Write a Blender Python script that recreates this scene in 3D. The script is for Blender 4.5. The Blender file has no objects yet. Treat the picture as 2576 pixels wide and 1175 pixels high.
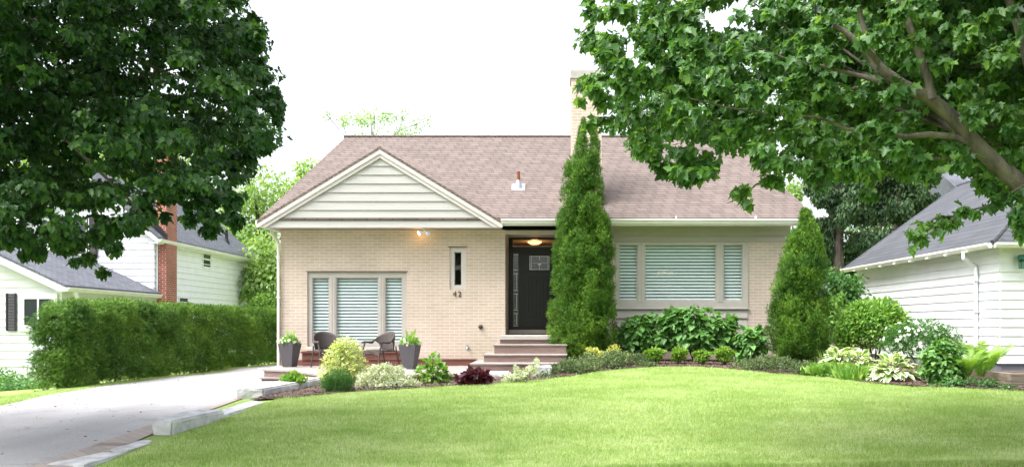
import bpy, math
import numpy as np
from mathutils import Vector

# ---------------------------------------------------------------- camera, world, sun, exposure
scene = bpy.context.scene
COL = scene.collection
F, CX, CY, EYE = 2474.0, 1400.0, 820.0, 1.6
cam_data = bpy.data.cameras.new('camera')
cam = bpy.data.objects.new('camera', cam_data)
COL.objects.link(cam)
cam.location = (0, 0, EYE)
cam.rotation_euler = (math.radians(90), 0, 0)
cam_data.sensor_fit = 'HORIZONTAL'
cam_data.sensor_width = 36
cam_data.lens = 36 * F / 2576
cam_data.shift_x = (1288 - CX) / 2576
cam_data.shift_y = (CY - 587.5) / 2576
cam_data.clip_end = 1000
scene.camera = cam
scene.render.resolution_x, scene.render.resolution_y = 1024, 466

SUN_EL, SUN_AZ = 60, 240      # azimuth clockwise from +Y (veiled sun, high to the left)
world = bpy.data.worlds.new('World')
scene.world = world
world.use_nodes = True
wn, wl = world.node_tree.nodes, world.node_tree.links
wn.clear()
sky = wn.new('ShaderNodeTexSky')
sky.sky_type = 'NISHITA'
sky.sun_disc = False
sky.sun_elevation = math.radians(SUN_EL)
sky.sun_rotation = math.radians(SUN_AZ)
sky.dust_density = 5.0
hsv = wn.new('ShaderNodeHueSaturation')
hsv.inputs['Saturation'].default_value = 0.32
bg = wn.new('ShaderNodeBackground')
bg.inputs['Strength'].default_value = 0.15
wo = wn.new('ShaderNodeOutputWorld')
wl.new(sky.outputs[0], hsv.inputs['Color'])
wl.new(hsv.outputs[0], bg.inputs['Color'])
wl.new(bg.outputs[0], wo.inputs['Surface'])

sd = bpy.data.lights.new('sun', 'SUN')
sd.energy = 1.2
sd.angle = math.radians(35)
sd.color = (1.0, 0.98, 0.95)
sun = bpy.data.objects.new('sun', sd)
COL.objects.link(sun)
a, e = math.radians(SUN_AZ), math.radians(SUN_EL)
sdir = Vector((math.sin(a) * math.cos(e), math.cos(a) * math.cos(e), math.sin(e)))
sun.rotation_euler = sdir.to_track_quat('Z', 'Y').to_euler()

vs = scene.view_settings
vs.view_transform = 'Standard'
vs.look = 'None'
vs.gamma = 1
vs.exposure = 1.72
scene.cycles.max_bounces = 8
scene.cycles.transparent_max_bounces = 16
scene.cycles.use_denoising = True

# ---------------------------------------------------------------- helpers
def W(px, py, Y):
    return np.array([(px - CX) / F * Y, Y, EYE - (py - CY) / F * Y])

def X_(px, Y): return (px - CX) / F * Y
def Z_(py, Y): return EYE - (py - CY) / F * Y

def hd(Y):
    return np.interp(Y, [8, 10, 13.2, 16, 17.6, 20, 23, 30, 40], [-.05, 0, .12, .24, .29, .32, .335, .31, .25])

# terrain: thin-plate spline through measured points
_cp = []
for q in [(640, 1012, 16.8), (890, 986, 17.6), (1200, 972, 18.4), (1370, 957, 19.5), (1500, 938, 21), (1650, 926, 22),
          (1800, 926, 22), (1950, 942, 21.3), (2100, 950, 20.3), (2200, 968, 19.2), (2400, 976, 18.3), (2576, 986, 17.6),
          (2750, 992, 17.3), (200, 1175, 11.2), (1288, 1172, 11.4), (2576, 1167, 11.4), (2800, 1167, 11.4)]:
    _cp.append(tuple(W(*q)))
for Y in (11, 13.2, 16, 18, 21, 25, 30, 38):
    for X in (-9.6, -7.8, -6.0) if Y < 24 else (-9.6, -7.8):
        _cp.append((X, Y, float(hd(Y))))
for p in [(-4.7, 13.2, .17), (-4.7, 16, .31), (-4.5, 19.5, .40), (-2.5, 20, .42), (-.8, 20.8, .55), (.4, 23.5, .74), (2, 24.5, .72), (4, 24.5, .72),
          (6, 24.5, .66), (8.8, 22, .6), (10, 20, .55), (12.5, 20, .5), (8.6, 28, .6), (-14.6, 29, -.06), (-14.6, 37, -.05), (-14.6, 46, -.05),
          (-17, 27, -.08), (-12.3, 26, .05), (-12, 20, .1), (-13, 14, .05), (-20, 14, 0), (-20, 40, 0), (13, 12, .03), (13, 36, .6), (0, 36, .7), (0, 46, .7), (-9, 46, .2),
          (-2, 15, .3), (4, 15, .33), (9, 15, .28)]:
    _cp.append(p)
_cp = np.array(_cp)

def _tps(r2):
    return 0.5 * r2 * np.log(np.maximum(r2, 1e-9))
_n = len(_cp)
_A = np.zeros((_n + 3, _n + 3))
_d = _cp[:, None, :2] - _cp[None, :, :2]
_A[:_n, :_n] = _tps((_d ** 2).sum(-1)) + np.eye(_n) * 0.6
_A[:_n, _n] = 1; _A[:_n, _n + 1:] = _cp[:, :2]
_A[_n, :_n] = 1; _A[_n + 1:, :_n] = _cp[:, :2].T
_w = np.linalg.solve(_A, np.r_[_cp[:, 2], 0, 0, 0])

def H(X, Y):
    X = np.atleast_1d(np.asarray(X, float)); Y = np.atleast_1d(np.asarray(Y, float))
    xc = np.clip(X, -21, 14); yc = np.clip(Y, 11, 47)
    out = np.full(xc.shape, _w[_n]) + _w[_n + 1] * xc + _w[_n + 2] * yc
    for i in range(_n):
        out += _w[i] * _tps((xc - _cp[i, 0]) ** 2 + (yc - _cp[i, 1]) ** 2)
    # the lawn ends in a low lip above the verge
    lip = np.clip((np.interp(X, [-2, 1, 6], [11.1, 11.3, 11.5]) + .04 * np.sin(X * 1.7) - Y) / .10, 0, 1)
    out = out - .10 * lip * np.clip((X + 4.5) / 1.5, 0, 1)
    return out

def h1(X, Y): return float(H(X, Y)[0])

def G(px, py):
    "ground point seen at photo position px, py"
    Y = np.arange(9.5, 60, .02)
    X = (px - CX) / F * Y
    z = EYE - (py - CY) / F * Y
    g = H(X, Y)
    k = np.argmax(g > z) if (g > z).any() else len(Y) - 1
    return np.array([X[k], Y[k], g[k]])

ORG = {}

def tag(o, label=None, cat=None, group=None, kind=None):
    if label: o['label'] = label
    if cat: o['category'] = cat
    if group: o['group'] = group
    if kind: o['kind'] = kind
    return o

def thing(name, label, cat, loc=(0, 0, 0), group=None):
    o = bpy.data.objects.new(name, None)
    COL.objects.link(o)
    o.empty_display_size = .2
    o.location = loc
    ORG[o.name] = np.array(loc, float)
    return tag(o, label, cat, group)

def link(name, me, m, parent=None, org=None):
    o = bpy.data.objects.new(name, me)
    COL.objects.link(o)
    if m: me.materials.append(m)
    if parent is not None:
        o.parent = parent
        ORG[o.name] = ORG[parent.name]
    else:
        og = np.zeros(3) if org is None else np.array(org, float)
        ORG[o.name] = og
        o.location = og
    return o

class MB:
    def __init__(s): s.v = []; s.f = []
    def add(s, vs, fs):
        n = len(s.v)
        s.v += [tuple(map(float, p)) for p in vs]
        s.f += [tuple(n + i for i in f) for f in fs]
        return s
    def poly(s, *pts): return s.add(pts, [tuple(range(len(pts)))])
    def box(s, x0, x1, y0, y1, z0, z1):
        return s.add([(x0, y0, z0), (x1, y0, z0), (x1, y1, z0), (x0, y1, z0), (x0, y0, z1), (x1, y0, z1), (x1, y1, z1), (x0, y1, z1)],
                     [(0, 3, 2, 1), (4, 5, 6, 7), (0, 1, 5, 4), (1, 2, 6, 5), (2, 3, 7, 6), (3, 0, 4, 7)])
    def ext(s, pts, d):
        "closed prism: polygon pts extruded by vector d"
        n = len(pts); d = np.array(d, float)
        b = [tuple(np.array(p, float) + d) for p in pts]
        fs = [tuple(range(n)), tuple(range(2 * n - 1, n - 1, -1))]
        fs += [(i, n + i, n + (i + 1) % n, (i + 1) % n) for i in range(n)]
        return s.add([tuple(p) for p in pts] + b, fs)
    def tube(s, path, rad, n=8, cap=True):
        P = np.array(path, float); m = len(P)
        R = np.full(m, rad, float) if np.isscalar(rad) else np.array(rad, float)
        base = len(s.v); up = np.array([0, 0, 1.0]); prev = None
        for i in range(m):
            t = P[min(i + 1, m - 1)] - P[max(i - 1, 0)]
            t = t / (np.linalg.norm(t) + 1e-9)
            if prev is None:
                r = np.cross(t, up)
                if np.linalg.norm(r) < .1: r = np.cross(t, [1, 0, 0])
            else:
                r = prev - t * prev.dot(t)
            r = r / (np.linalg.norm(r) + 1e-9); prev = r
            b = np.cross(t, r)
            for k in range(n):
                an = 2 * math.pi * k / n
                s.v.append(tuple(P[i] + R[i] * (math.cos(an) * r + math.sin(an) * b)))
        for i in range(m - 1):
            for k in range(n):
                k2 = (k + 1) % n
                s.f.append((base + i * n + k, base + i * n + k2, base + (i + 1) * n + k2, base + (i + 1) * n + k))
        if cap:
            s.f.append(tuple(base + k for k in range(n)))
            s.f.append(tuple(base + (m - 1) * n + k for k in range(n - 1, -1, -1)))
        return s
    def build(s, name, m, parent=None, org=None, smooth=False, bevel=0.0, local=False):
        me = bpy.data.meshes.new(name)
        og = np.zeros(3)
        if not local:
            og = ORG[parent.name] if parent is not None else (np.array(org, float) if org is not None else og)
        me.from_pydata([tuple(np.array(p) - og) for p in s.v], [], s.f)
        me.update()
        o = link(name, me, m, parent, org)
        if smooth: me.shade_smooth()
        if bevel:
            b = o.modifiers.new('bevel', 'BEVEL'); b.width = bevel; b.segments = 2; b.limit_method = 'ANGLE'
        return o

def nmesh(name, V, T, m, parent=None, org=None, attrs=None, smooth=False):
    V = np.asarray(V, float); T = np.asarray(T, int)
    og = ORG[parent.name] if parent is not None else (np.zeros(3) if org is None else np.array(org, float))
    me = bpy.data.meshes.new(name)
    me.vertices.add(len(V)); me.vertices.foreach_set('co', (V - og).astype(np.float32).ravel())
    k = T.shape[1]
    me.loops.add(T.size); me.loops.foreach_set('vertex_index', T.astype(np.int32).ravel())
    me.polygons.add(len(T)); me.polygons.foreach_set('loop_start', np.arange(0, T.size, k, dtype=np.int32))
    for an, av in (attrs or {}).items():
        at = me.attributes.new(an, 'FLOAT', 'POINT'); at.data.foreach_set('value', np.asarray(av, np.float32))
    me.update(calc_edges=True)
    if smooth: me.shade_smooth()
    return link(name, me, m, parent, org)

# ---------------------------------------------------------------- materials
def _new(name):
    m = bpy.data.materials.new(name); m.use_nodes = True
    nt = m.node_tree
    return m, nt, nt.nodes, nt.links, nt.nodes['Principled BSDF']

def _rgb(c): return (c[0], c[1], c[2], 1)

def mat(name, col, rough=.7, var=.12, scale=4, bump=0.0, bscale=60, col2=None, metal=0.0, spec=.4, stretch=(1, 1, 1), detail=6):
    m, nt, N, L, P = _new(name)
    tc = N.new('ShaderNodeTexCoord'); mp = N.new('ShaderNodeMapping'); mp.inputs['Scale'].default_value = stretch
    L.new(tc.outputs['Object'], mp.inputs[0])
    no = N.new('ShaderNodeTexNoise'); no.inputs['Scale'].default_value = scale; no.inputs['Detail'].default_value = detail
    L.new(mp.outputs[0], no.inputs['Vector'])
    cr = N.new('ShaderNodeValToRGB')
    cr.color_ramp.elements[0].position = .3; cr.color_ramp.elements[1].position = .7
    c2 = col2 or tuple(min(1, c * (1 + var)) for c in col)
    cr.color_ramp.elements[0].color = _rgb([c * (1 - var) for c in col]) if col2 is None else _rgb(col)
    cr.color_ramp.elements[1].color = _rgb(c2)
    L.new(no.outputs[0], cr.inputs[0]); L.new(cr.outputs[0], P.inputs['Base Color'])
    P.inputs['Roughness'].default_value = rough; P.inputs['Metallic'].default_value = metal
    P.inputs['Specular IOR Level'].default_value = spec
    if bump:
        n2 = N.new('ShaderNodeTexNoise'); n2.inputs['Scale'].default_value = bscale; n2.inputs['Detail'].default_value = 5
        L.new(mp.outputs[0], n2.inputs['Vector'])
        b = N.new('ShaderNodeBump'); b.inputs['Strength'].default_value = bump; b.inputs['Distance'].default_value = .02
        L.new(n2.outputs[0], b.inputs['Height']); L.new(b.outputs[0], P.inputs['Normal'])
    return m

def brickmat(name, c1, c2, mortar_or_shadow, w, h, ms, vscale=1.0, bump=.5, rough=.85, blotch=.12, bias=0.0, offset=.5, warp=0.0, smooth=.1, bdist=.01):
    m, nt, N, L, P = _new(name)
    tc = N.new('ShaderNodeTexCoord'); sp = N.new('ShaderNodeSeparateXYZ'); L.new(tc.outputs['Object'], sp.inputs[0])
    ad = N.new('ShaderNodeMath'); ad.operation = 'ADD'; L.new(sp.outputs[0], ad.inputs[0]); L.new(sp.outputs[1], ad.inputs[1])
    mu = N.new('ShaderNodeMath'); mu.operation = 'MULTIPLY'; mu.inputs[1].default_value = vscale; L.new(sp.outputs[2], mu.inputs[0])
    cb = N.new('ShaderNodeCombineXYZ'); L.new(ad.outputs[0], cb.inputs[0]); L.new(mu.outputs[0], cb.inputs[1])
    br = N.new('ShaderNodeTexBrick'); L.new(cb.outputs[0], br.inputs['Vector'])
    br.offset = offset
    for k, v in (('Scale', 1), ('Mortar Size', ms), ('Mortar Smooth', smooth), ('Bias', bias), ('Brick Width', w), ('Row Height', h)):
        br.inputs[k].default_value = v
    br.inputs['Color1'].default_value = _rgb(c1); br.inputs['Color2'].default_value = _rgb(c2); br.inputs['Mortar'].default_value = _rgb(mortar_or_shadow)
    no = N.new('ShaderNodeTexNoise'); no.inputs['Scale'].default_value = 1.1; no.inputs['Detail'].default_value = 8; L.new(tc.outputs['Object'], no.inputs['Vector'])
    n3 = N.new('ShaderNodeTexNoise'); n3.inputs['Scale'].default_value = 45; n3.inputs['Detail'].default_value = 4; L.new(tc.outputs['Object'], n3.inputs['Vector'])
    mx = N.new('ShaderNodeMath'); mx.operation = 'ADD'; L.new(no.outputs[0], mx.inputs[0]); L.new(n3.outputs[0], mx.inputs[1])
    mr = N.new('ShaderNodeMapRange'); mr.inputs['From Min'].default_value = .7; mr.inputs['From Max'].default_value = 1.3
    mr.inputs['To Min'].default_value = 1 - blotch; mr.inputs['To Max'].default_value = 1 + blotch; L.new(mx.outputs[0], mr.inputs[0])
    vm = N.new('ShaderNodeVectorMath'); vm.operation = 'SCALE'; L.new(br.outputs['Color'], vm.inputs[0]); L.new(mr.outputs[0], vm.inputs['Scale'])
    L.new(vm.outputs[0], P.inputs['Base Color']); P.inputs['Roughness'].default_value = rough
    P.inputs['Specular IOR Level'].default_value = .25
    iv = N.new('ShaderNodeMath'); iv.operation = 'SUBTRACT'; iv.inputs[0].default_value = 1; L.new(br.outputs['Fac'], iv.inputs[1])
    i2 = N.new('ShaderNodeMath'); i2.operation = 'MULTIPLY_ADD'; i2.inputs[1].default_value = .25; L.new(n3.outputs[0], i2.inputs[0]); L.new(iv.outputs[0], i2.inputs[2])
    b = N.new('ShaderNodeBump'); b.inputs['Strength'].default_value = bump; b.inputs['Distance'].default_value = bdist
    L.new(i2.outputs[0], b.inputs['Height']); L.new(b.outputs[0], P.inputs['Normal'])
    return m

def leafmat(name, c0, c1, c2, trans=.35, rough=.45, edge=None, eth=.5, tcol=None, spec=.4):
    m, nt, N, L, P = _new(name)
    at = N.new('ShaderNodeAttribute'); at.attribute_name = 'var'
    cr = N.new('ShaderNodeValToRGB')
    cr.color_ramp.elements[0].color = _rgb(c0); cr.color_ramp.elements[1].color = _rgb(c2)
    el = cr.color_ramp.elements.new(.5); el.color = _rgb(c1)
    L.new(at.outputs['Fac'], cr.inputs[0]); out = cr.outputs[0]
    if edge:
        ae = N.new('ShaderNodeAttribute'); ae.attribute_name = 'edge'
        st = N.new('ShaderNodeMapRange'); st.inputs['From Min'].default_value = eth - .08; st.inputs['From Max'].default_value = eth + .08
        L.new(ae.outputs['Fac'], st.inputs[0])
        mx = N.new('ShaderNodeMix'); mx.data_type = 'RGBA'; L.new(st.outputs[0], mx.inputs['Factor'])
        L.new(out, mx.inputs['A']); mx.inputs['B'].default_value = _rgb(edge); out = mx.outputs['Result']
    L.new(out, P.inputs['Base Color']); P.inputs['Roughness'].default_value = rough; P.inputs['Specular IOR Level'].default_value = spec
    tr = N.new('ShaderNodeBsdfTranslucent')
    tm = N.new('ShaderNodeVectorMath'); tm.operation = 'MULTIPLY'; L.new(out, tm.inputs[0]); tm.inputs[1].default_value = tcol or (1.25, 1.15, .5)
    L.new(tm.outputs[0], tr.inputs['Color'])
    ms = N.new('ShaderNodeMixShader'); ms.inputs[0].default_value = trans
    L.new(P.outputs[0], ms.inputs[1]); L.new(tr.outputs[0], ms.inputs[2])
    L.new(ms.outputs[0], N['Material Output'].inputs['Surface'])
    return m

def glassmat(name, tint=(.8, .9, .88), refl=.14, rough=.02):
    m, nt, N, L, P = _new(name)
    N.remove(P)
    t = N.new('ShaderNodeBsdfTransparent'); t.inputs[0].default_value = _rgb(tint)
    g = N.new('ShaderNodeBsdfGlossy'); g.inputs['Roughness'].default_value = rough
    x = N.new('ShaderNodeMixShader'); fr = N.new('ShaderNodeLayerWeight'); pw = N.new('ShaderNodeMath'); pw.operation = 'POWER'; pw.inputs[1].default_value = 5; L.new(fr.outputs['Facing'], pw.inputs[0])
    ad = N.new('ShaderNodeMath'); ad.operation = 'MULTIPLY_ADD'; ad.inputs[1].default_value = .6; ad.inputs[2].default_value = refl; L.new(pw.outputs[0], ad.inputs[0])
    L.new(ad.outputs[0], x.inputs[0]); L.new(t.outputs[0], x.inputs[1]); L.new(g.outputs[0], x.inputs[2])
    L.new(x.outputs[0], N['Material Output'].inputs['Surface'])
    return m

def emit(name, col, s):
    m, nt, N, L, P = _new(name)
    P.inputs['Base Color'].default_value = _rgb(col)
    P.inputs['Emission Color'].default_value = _rgb(col); P.inputs['Emission Strength'].default_value = s
    return m

M = {}
M['brick'] = brickmat('beige_brick', (.55, .45, .37), (.49, .40, .33), (.68, .61, .555), .245, .0765, .0058, bump=.45, blotch=.13)
M['redbrick'] = brickmat('red_brick', (.33, .085, .055), (.22, .06, .045), (.50, .36, .32), .22, .078, .009, bump=.5, blotch=.22)
M['shingle'] = brickmat('brown_shingle', (.190, .151, .136), (.145, .116, .105), (.06, .047, .045), .31, .145, .009, vscale=1 / .52, bump=.9, blotch=.06, offset=.37, bdist=.02)  # dark row lines paint the shadow line between shingle courses into the colour
M['grey_shingle'] = brickmat('grey_shingle', (.15, .16, .185), (.11, .118, .14), (.05, .053, .065), .33, .15, .009, vscale=1 / .55, bump=.9, blotch=.16, offset=.41, bdist=.02)  # course shadow lines painted dark here too
M['garage_shingle'] = brickmat('slate_grey_shingle', (.09, .094, .107), (.073, .077, .088), (.04, .042, .048), .95, .20, .009, vscale=1 / .58, bump=.8, blotch=.12, offset=.47, bdist=.015)  # dark lines again stand for the shadow under each course
M['trim'] = mat('greige_paint', (.46, .43, .40), .5, .05, 6)
M['trimlight'] = mat('light_trim_paint', (.57, .53, .51), .5, .05, 5)
M['sage'] = mat('pale_sage_siding', (.42, .412, .395), .55, .05, 3, bump=.15, bscale=30, stretch=(.3, 1, 3))
M['greige_siding'] = mat('greige_siding', (.43, .405, .37), .55, .07, 3, bump=.15, bscale=30, stretch=(.3, 1, 3))
M['white'] = mat('white_paint', (.78, .79, .84), .5, .04, 2.5, bump=.12, bscale=30)
M['white2'] = mat('weathered_white_paint', (.68, .69, .73), .6, .06, 1.2, bump=.2, bscale=25)
M['gutter'] = mat('white_gutter', (.74, .73, .70), .4, .06, 3)
M['soffit'] = mat('soffit', (.45, .40, .35), .7, .06, 4)
M['black'] = mat('black_door_paint', (.009, .009, .013), .35, .2, 8)
M['shutter'] = mat('black_shutter', (.01, .01, .014), .5, .2, 8)
M['stone'] = mat('limestone', (.40, .40, .42), .85, .2, 5, bump=.9, bscale=14, col2=(.70, .70, .71))
M['concrete'] = mat('concrete', (.40, .375, .35), .85, .1, 6, bump=.3, bscale=80)
M['cream'] = mat('cream_sill', (.60, .55, .48), .7, .08, 5)
M['deck'] = mat('weathered_deck', (.25, .215, .20), .75, .12, 6, bump=.4, bscale=30, col2=(.35, .31, .295), stretch=(.4, 4, 4))
M['deckside'] = mat('brown_stained_boards', (.19, .125, .105), .7, .12, 5, bump=.4, bscale=30, col2=(.26, .19, .165), stretch=(.5, 4, 6))
M['redwood'] = mat('red_stained_boards', (.13, .048, .036), .6, .12, 4, bump=.35, bscale=30, col2=(.20, .085, .062), stretch=(.4, 4, 6))
M['mulch'] = mat('dark_mulch', (.050, .030, .025), .95, .3, 25, bump=1.0, bscale=60, col2=(.17, .115, .09))
M['pot'] = mat('charcoal_planter', (.085, .08, .09), .65, .1, 30, bump=.15, bscale=200)
M['wicker'] = None
M['bark'] = mat('maple_bark', (.050, .044, .036), .9, .2, 9, bump=1.0, bscale=30, col2=(.14, .125, .10), stretch=(1, 1, .35))
M['darkbark'] = mat('dark_bark', (.045, .037, .032), .9, .2, 9, bump=.8, bscale=30, col2=(.10, .085, .07), stretch=(1, 1, .35))
M['glass'] = glassmat('window_glass', (.985, .995, .995), .05)
M['darkglass'] = mat('dark_window_glass', (.02, .028, .032), .08, .1, 2, spec=.8)
def asphalt():
    m, nt, N, L, P = _new('pale_asphalt')
    tc = N.new('ShaderNodeTexCoord')
    def nz(s, d, st=(1, 1, 1)):
        mp = N.new('ShaderNodeMapping'); mp.inputs['Scale'].default_value = st; L.new(tc.outputs['Object'], mp.inputs[0])
        n = N.new('ShaderNodeTexNoise'); n.inputs['Scale'].default_value = s; n.inputs['Detail'].default_value = d; L.new(mp.outputs[0], n.inputs['Vector']); return n.outputs[0]
    def mr(x, a, b, c, d):
        q = N.new('ShaderNodeMapRange'); L.new(x, q.inputs[0])
        for k, v in zip(('From Min', 'From Max', 'To Min', 'To Max'), (a, b, c, d)): q.inputs[k].default_value = v
        return q.outputs[0]
    def mul(a, b):
        q = N.new('ShaderNodeMath'); q.operation = 'MULTIPLY'; L.new(a, q.inputs[0]); L.new(b, q.inputs[1]); return q.outputs[0]
    f = mul(mr(nz(.5, 6, (2.2, .6, 1)), .35, .65, .86, 1.06), mr(nz(70, 3), .3, .7, .80, 1.18))
    f = mul(f, mr(nz(2.3, 7), .30, .42, .88, 1.0))
    vo = N.new('ShaderNodeTexVoronoi'); vo.feature = 'DISTANCE_TO_EDGE'; vo.inputs['Scale'].default_value = .33
    wv = N.new('ShaderNodeVectorMath'); wv.operation = 'ADD'; L.new(tc.outputs['Object'], wv.inputs[0])
    nn = N.new('ShaderNodeTexNoise'); nn.inputs['Scale'].default_value = 1.6; nn.inputs['Detail'].default_value = 6; L.new(tc.outputs['Object'], nn.inputs['Vector']); L.new(nn.outputs['Color'], wv.inputs[1]); L.new(wv.outputs[0], vo.inputs['Vector'])
    f = mul(f, mr(vo.outputs['Distance'], .0, .006, .66, 1.0))
    vm = N.new('ShaderNodeVectorMath'); vm.operation = 'SCALE'; vm.inputs[0].default_value = (.36, .352, .36); L.new(f, vm.inputs['Scale']); L.new(vm.outputs[0], P.inputs['Base Color'])
    P.inputs['Roughness'].default_value = .9
    b = N.new('ShaderNodeBump'); b.inputs['Strength'].default_value = .5; b.inputs['Distance'].default_value = .01; L.new(nz(110, 4), b.inputs['Height']); L.new(b.outputs[0], P.inputs['Normal'])
    return m
M['asphalt'] = asphalt()
M['paver'] = brickmat('paver_edging', (.40, .34, .31), (.33, .285, .26), (.24, .20, .18), .21, .105, .007, bump=.4)
M['green_metal'] = mat('green_metal', (.03, .17, .12), .4, .1, 10)
M['timber'] = mat('weathered_timber', (.15, .12, .09), .85, .2, 4, bump=.6, bscale=25, col2=(.27, .23, .18), stretch=(.4, 1, 5))
M['bluegrey'] = mat('bluegrey_foundation', (.16, .17, .21), .8, .15, 5, bump=.3)
M['grey_metal'] = mat('galvanised_metal', (.40, .43, .46), .4, .1, 8, metal=.6)
M['rust'] = mat('rusty_pipe', (.22, .075, .04), .8, .25, 20)
M['number'] = mat('bronze_numerals', (.12, .08, .055), .4, .1, 10, metal=.5)

def wicker():
    m, nt, N, L, P = _new('grey_brown_wicker')
    tc = N.new('ShaderNodeTexCoord')
    w1 = N.new('ShaderNodeTexWave'); w1.inputs['Scale'].default_value = 38; w1.bands_direction = 'Z'; w1.inputs['Distortion'].default_value = 1.5
    w2 = N.new('ShaderNodeTexWave'); w2.inputs['Scale'].default_value = 22; w2.bands_direction = 'X'; w2.inputs['Distortion'].default_value = 1.5
    L.new(tc.outputs['Object'], w1.inputs[0]); L.new(tc.outputs['Object'], w2.inputs[0])
    mu = N.new('ShaderNodeMath'); mu.operation = 'MULTIPLY'; L.new(w1.outputs['Fac'], mu.inputs[0]); L.new(w2.outputs['Fac'], mu.inputs[1])
    cr = N.new('ShaderNodeValToRGB'); cr.color_ramp.elements[0].color = (.045, .036, .034, 1); cr.color_ramp.elements[1].color = (.17, .135, .125, 1)
    L.new(mu.outputs[0], cr.inputs[0]); L.new(cr.outputs[0], P.inputs['Base Color'])
    b = N.new('ShaderNodeBump'); b.inputs['Strength'].default_value = .6; b.inputs['Distance'].default_value = .01
    L.new(mu.outputs[0], b.inputs['Height']); L.new(b.outputs[0], P.inputs['Normal']); P.inputs['Roughness'].default_value = .6
    return m
M['wicker'] = wicker()

def lawnmat(name, a_, b_, c_):
    m, nt, N, L, P = _new(name)
    ge = N.new('ShaderNodeNewGeometry')
    mp = N.new('ShaderNodeMapping'); mp.inputs['Scale'].default_value = (.55, 1.0, 1); L.new(ge.outputs['Position'], mp.inputs[0])
    n1 = N.new('ShaderNodeTexNoise'); n1.inputs['Scale'].default_value = 1.1; n1.inputs['Detail'].default_value = 5; n1.inputs['Roughness'].default_value = .65
    L.new(mp.outputs[0], n1.inputs['Vector'])
    at = N.new('ShaderNodeAttribute'); at.attribute_name = 'var'
    n2 = N.new('ShaderNodeTexNoise'); n2.inputs['Scale'].default_value = 7; n2.inputs['Detail'].default_value = 4; L.new(mp.outputs[0], n2.inputs['Vector'])
    m2 = N.new('ShaderNodeMath'); m2.operation = 'MULTIPLY_ADD'; m2.inputs[1].default_value = .45; m2.inputs[2].default_value = -.225; L.new(n2.outputs[0], m2.inputs[0])
    a2 = N.new('ShaderNodeMath'); a2.operation = 'ADD'; L.new(n1.outputs[0], a2.inputs[0]); L.new(m2.outputs[0], a2.inputs[1]); n1 = a2
    mu = N.new('ShaderNodeMath'); mu.operation = 'MULTIPLY_ADD'; mu.inputs[1].default_value = .5; mu.inputs[2].default_value = -.25
    L.new(at.outputs['Fac'], mu.inputs[0])
    ad = N.new('ShaderNodeMath'); ad.operation = 'ADD'; L.new(n1.outputs[0], ad.inputs[0]); L.new(mu.outputs[0], ad.inputs[1])
    cr = N.new('ShaderNodeValToRGB')
    cr.color_ramp.elements[0].position = .28; cr.color_ramp.elements[0].color = _rgb(a_)
    cr.color_ramp.elements[1].position = .76; cr.color_ramp.elements[1].color = _rgb(c_)
    el = cr.color_ramp.elements.new(.5); el.color = _rgb(b_)
    L.new(ad.outputs[0], cr.inputs[0]); L.new(cr.outputs[0], P.inputs['Base Color'])
    P.inputs['Roughness'].default_value = .6; P.inputs['Specular IOR Level'].default_value = .3
    tr = N.new('ShaderNodeBsdfTranslucent'); L.new(cr.outputs[0], tr.inputs['Color'])
    ms = N.new('ShaderNodeMixShader'); ms.inputs[0].default_value = .42
    L.new(P.outputs[0], ms.inputs[1]); L.new(tr.outputs[0], ms.inputs[2]); L.new(ms.outputs[0], N['Material Output'].inputs['Surface'])
    return m
M['grass'] = lawnmat('lawn_grass', (.29, .44, .10), (.46, .61, .19), (.69, .76, .42))
M['soil'] = mat('lawn_thatch', (.20, .29, .07), .95, .2, 2, bump=.6, bscale=80, col2=(.28, .36, .10))

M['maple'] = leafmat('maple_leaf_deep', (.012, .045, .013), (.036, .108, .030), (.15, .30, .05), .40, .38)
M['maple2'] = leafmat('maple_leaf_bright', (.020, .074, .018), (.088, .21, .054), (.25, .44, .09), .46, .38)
M['cedar'] = leafmat('cedar_foliage', (.026, .085, .013), (.095, .215, .026), (.28, .45, .065), .25, .6, spec=.2)
M['hedge'] = leafmat('hedge_foliage', (.030, .085, .015), (.095, .21, .03), (.26, .42, .07), .25, .6, spec=.2)
M['bright'] = leafmat('bright_leaf', (.10, .25, .04), (.20, .40, .07), (.38, .55, .14), .4, .5)
M['treebright'] = leafmat('far_tree_leaf', (.16, .30, .08), (.28, .44, .14), (.46, .60, .27), .45, .5)
M['spruce'] = leafmat('spruce_needles', (.018, .048, .018), (.045, .10, .034), (.11, .19, .06), .25, .6)
M['darkgreen'] = leafmat('dark_shrub_leaf', (.05, .15, .04), (.10, .25, .06), (.20, .38, .10), .35, .45)
M['hyd'] = leafmat('hydrangea_leaf', (.09, .23, .06), (.18, .38, .11), (.32, .52, .18), .35, .45)
M['euon'] = leafmat('variegated_yellow_leaf', (.18, .33, .07), (.30, .46, .12), (.44, .58, .18), .35, .45, edge=(.68, .74, .38), eth=.55)
M['euonw'] = leafmat('variegated_white_leaf', (.13, .27, .09), (.22, .38, .15), (.34, .48, .24), .3, .45, edge=(.72, .76, .64), eth=.5)
M['euony'] = leafmat('golden_leaf', (.35, .45, .08), (.60, .62, .16), (.75, .74, .30), .35, .45)
M['fern'] = leafmat('fern_leaf', (.14, .32, .05), (.25, .45, .08), (.42, .60, .15), .45, .5)
M['cotone'] = leafmat('cotoneaster_leaf', (.06, .11, .04), (.12, .185, .07), (.24, .28, .14), .25, .6)
M['box'] = leafmat('boxwood_leaf', (.12, .26, .03), (.26, .45, .06), (.46, .62, .13), .3, .5)
M['heuch'] = leafmat('burgundy_leaf', (.05, .012, .018), (.11, .03, .045), (.22, .06, .07), .25, .35, tcol=(1.4, .7, .7))
M['hostaw'] = leafmat('hosta_leaf_white_margin', (.12, .28, .07), (.20, .38, .11), (.30, .48, .17), .3, .45, edge=(.78, .82, .66), eth=.5)
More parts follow.
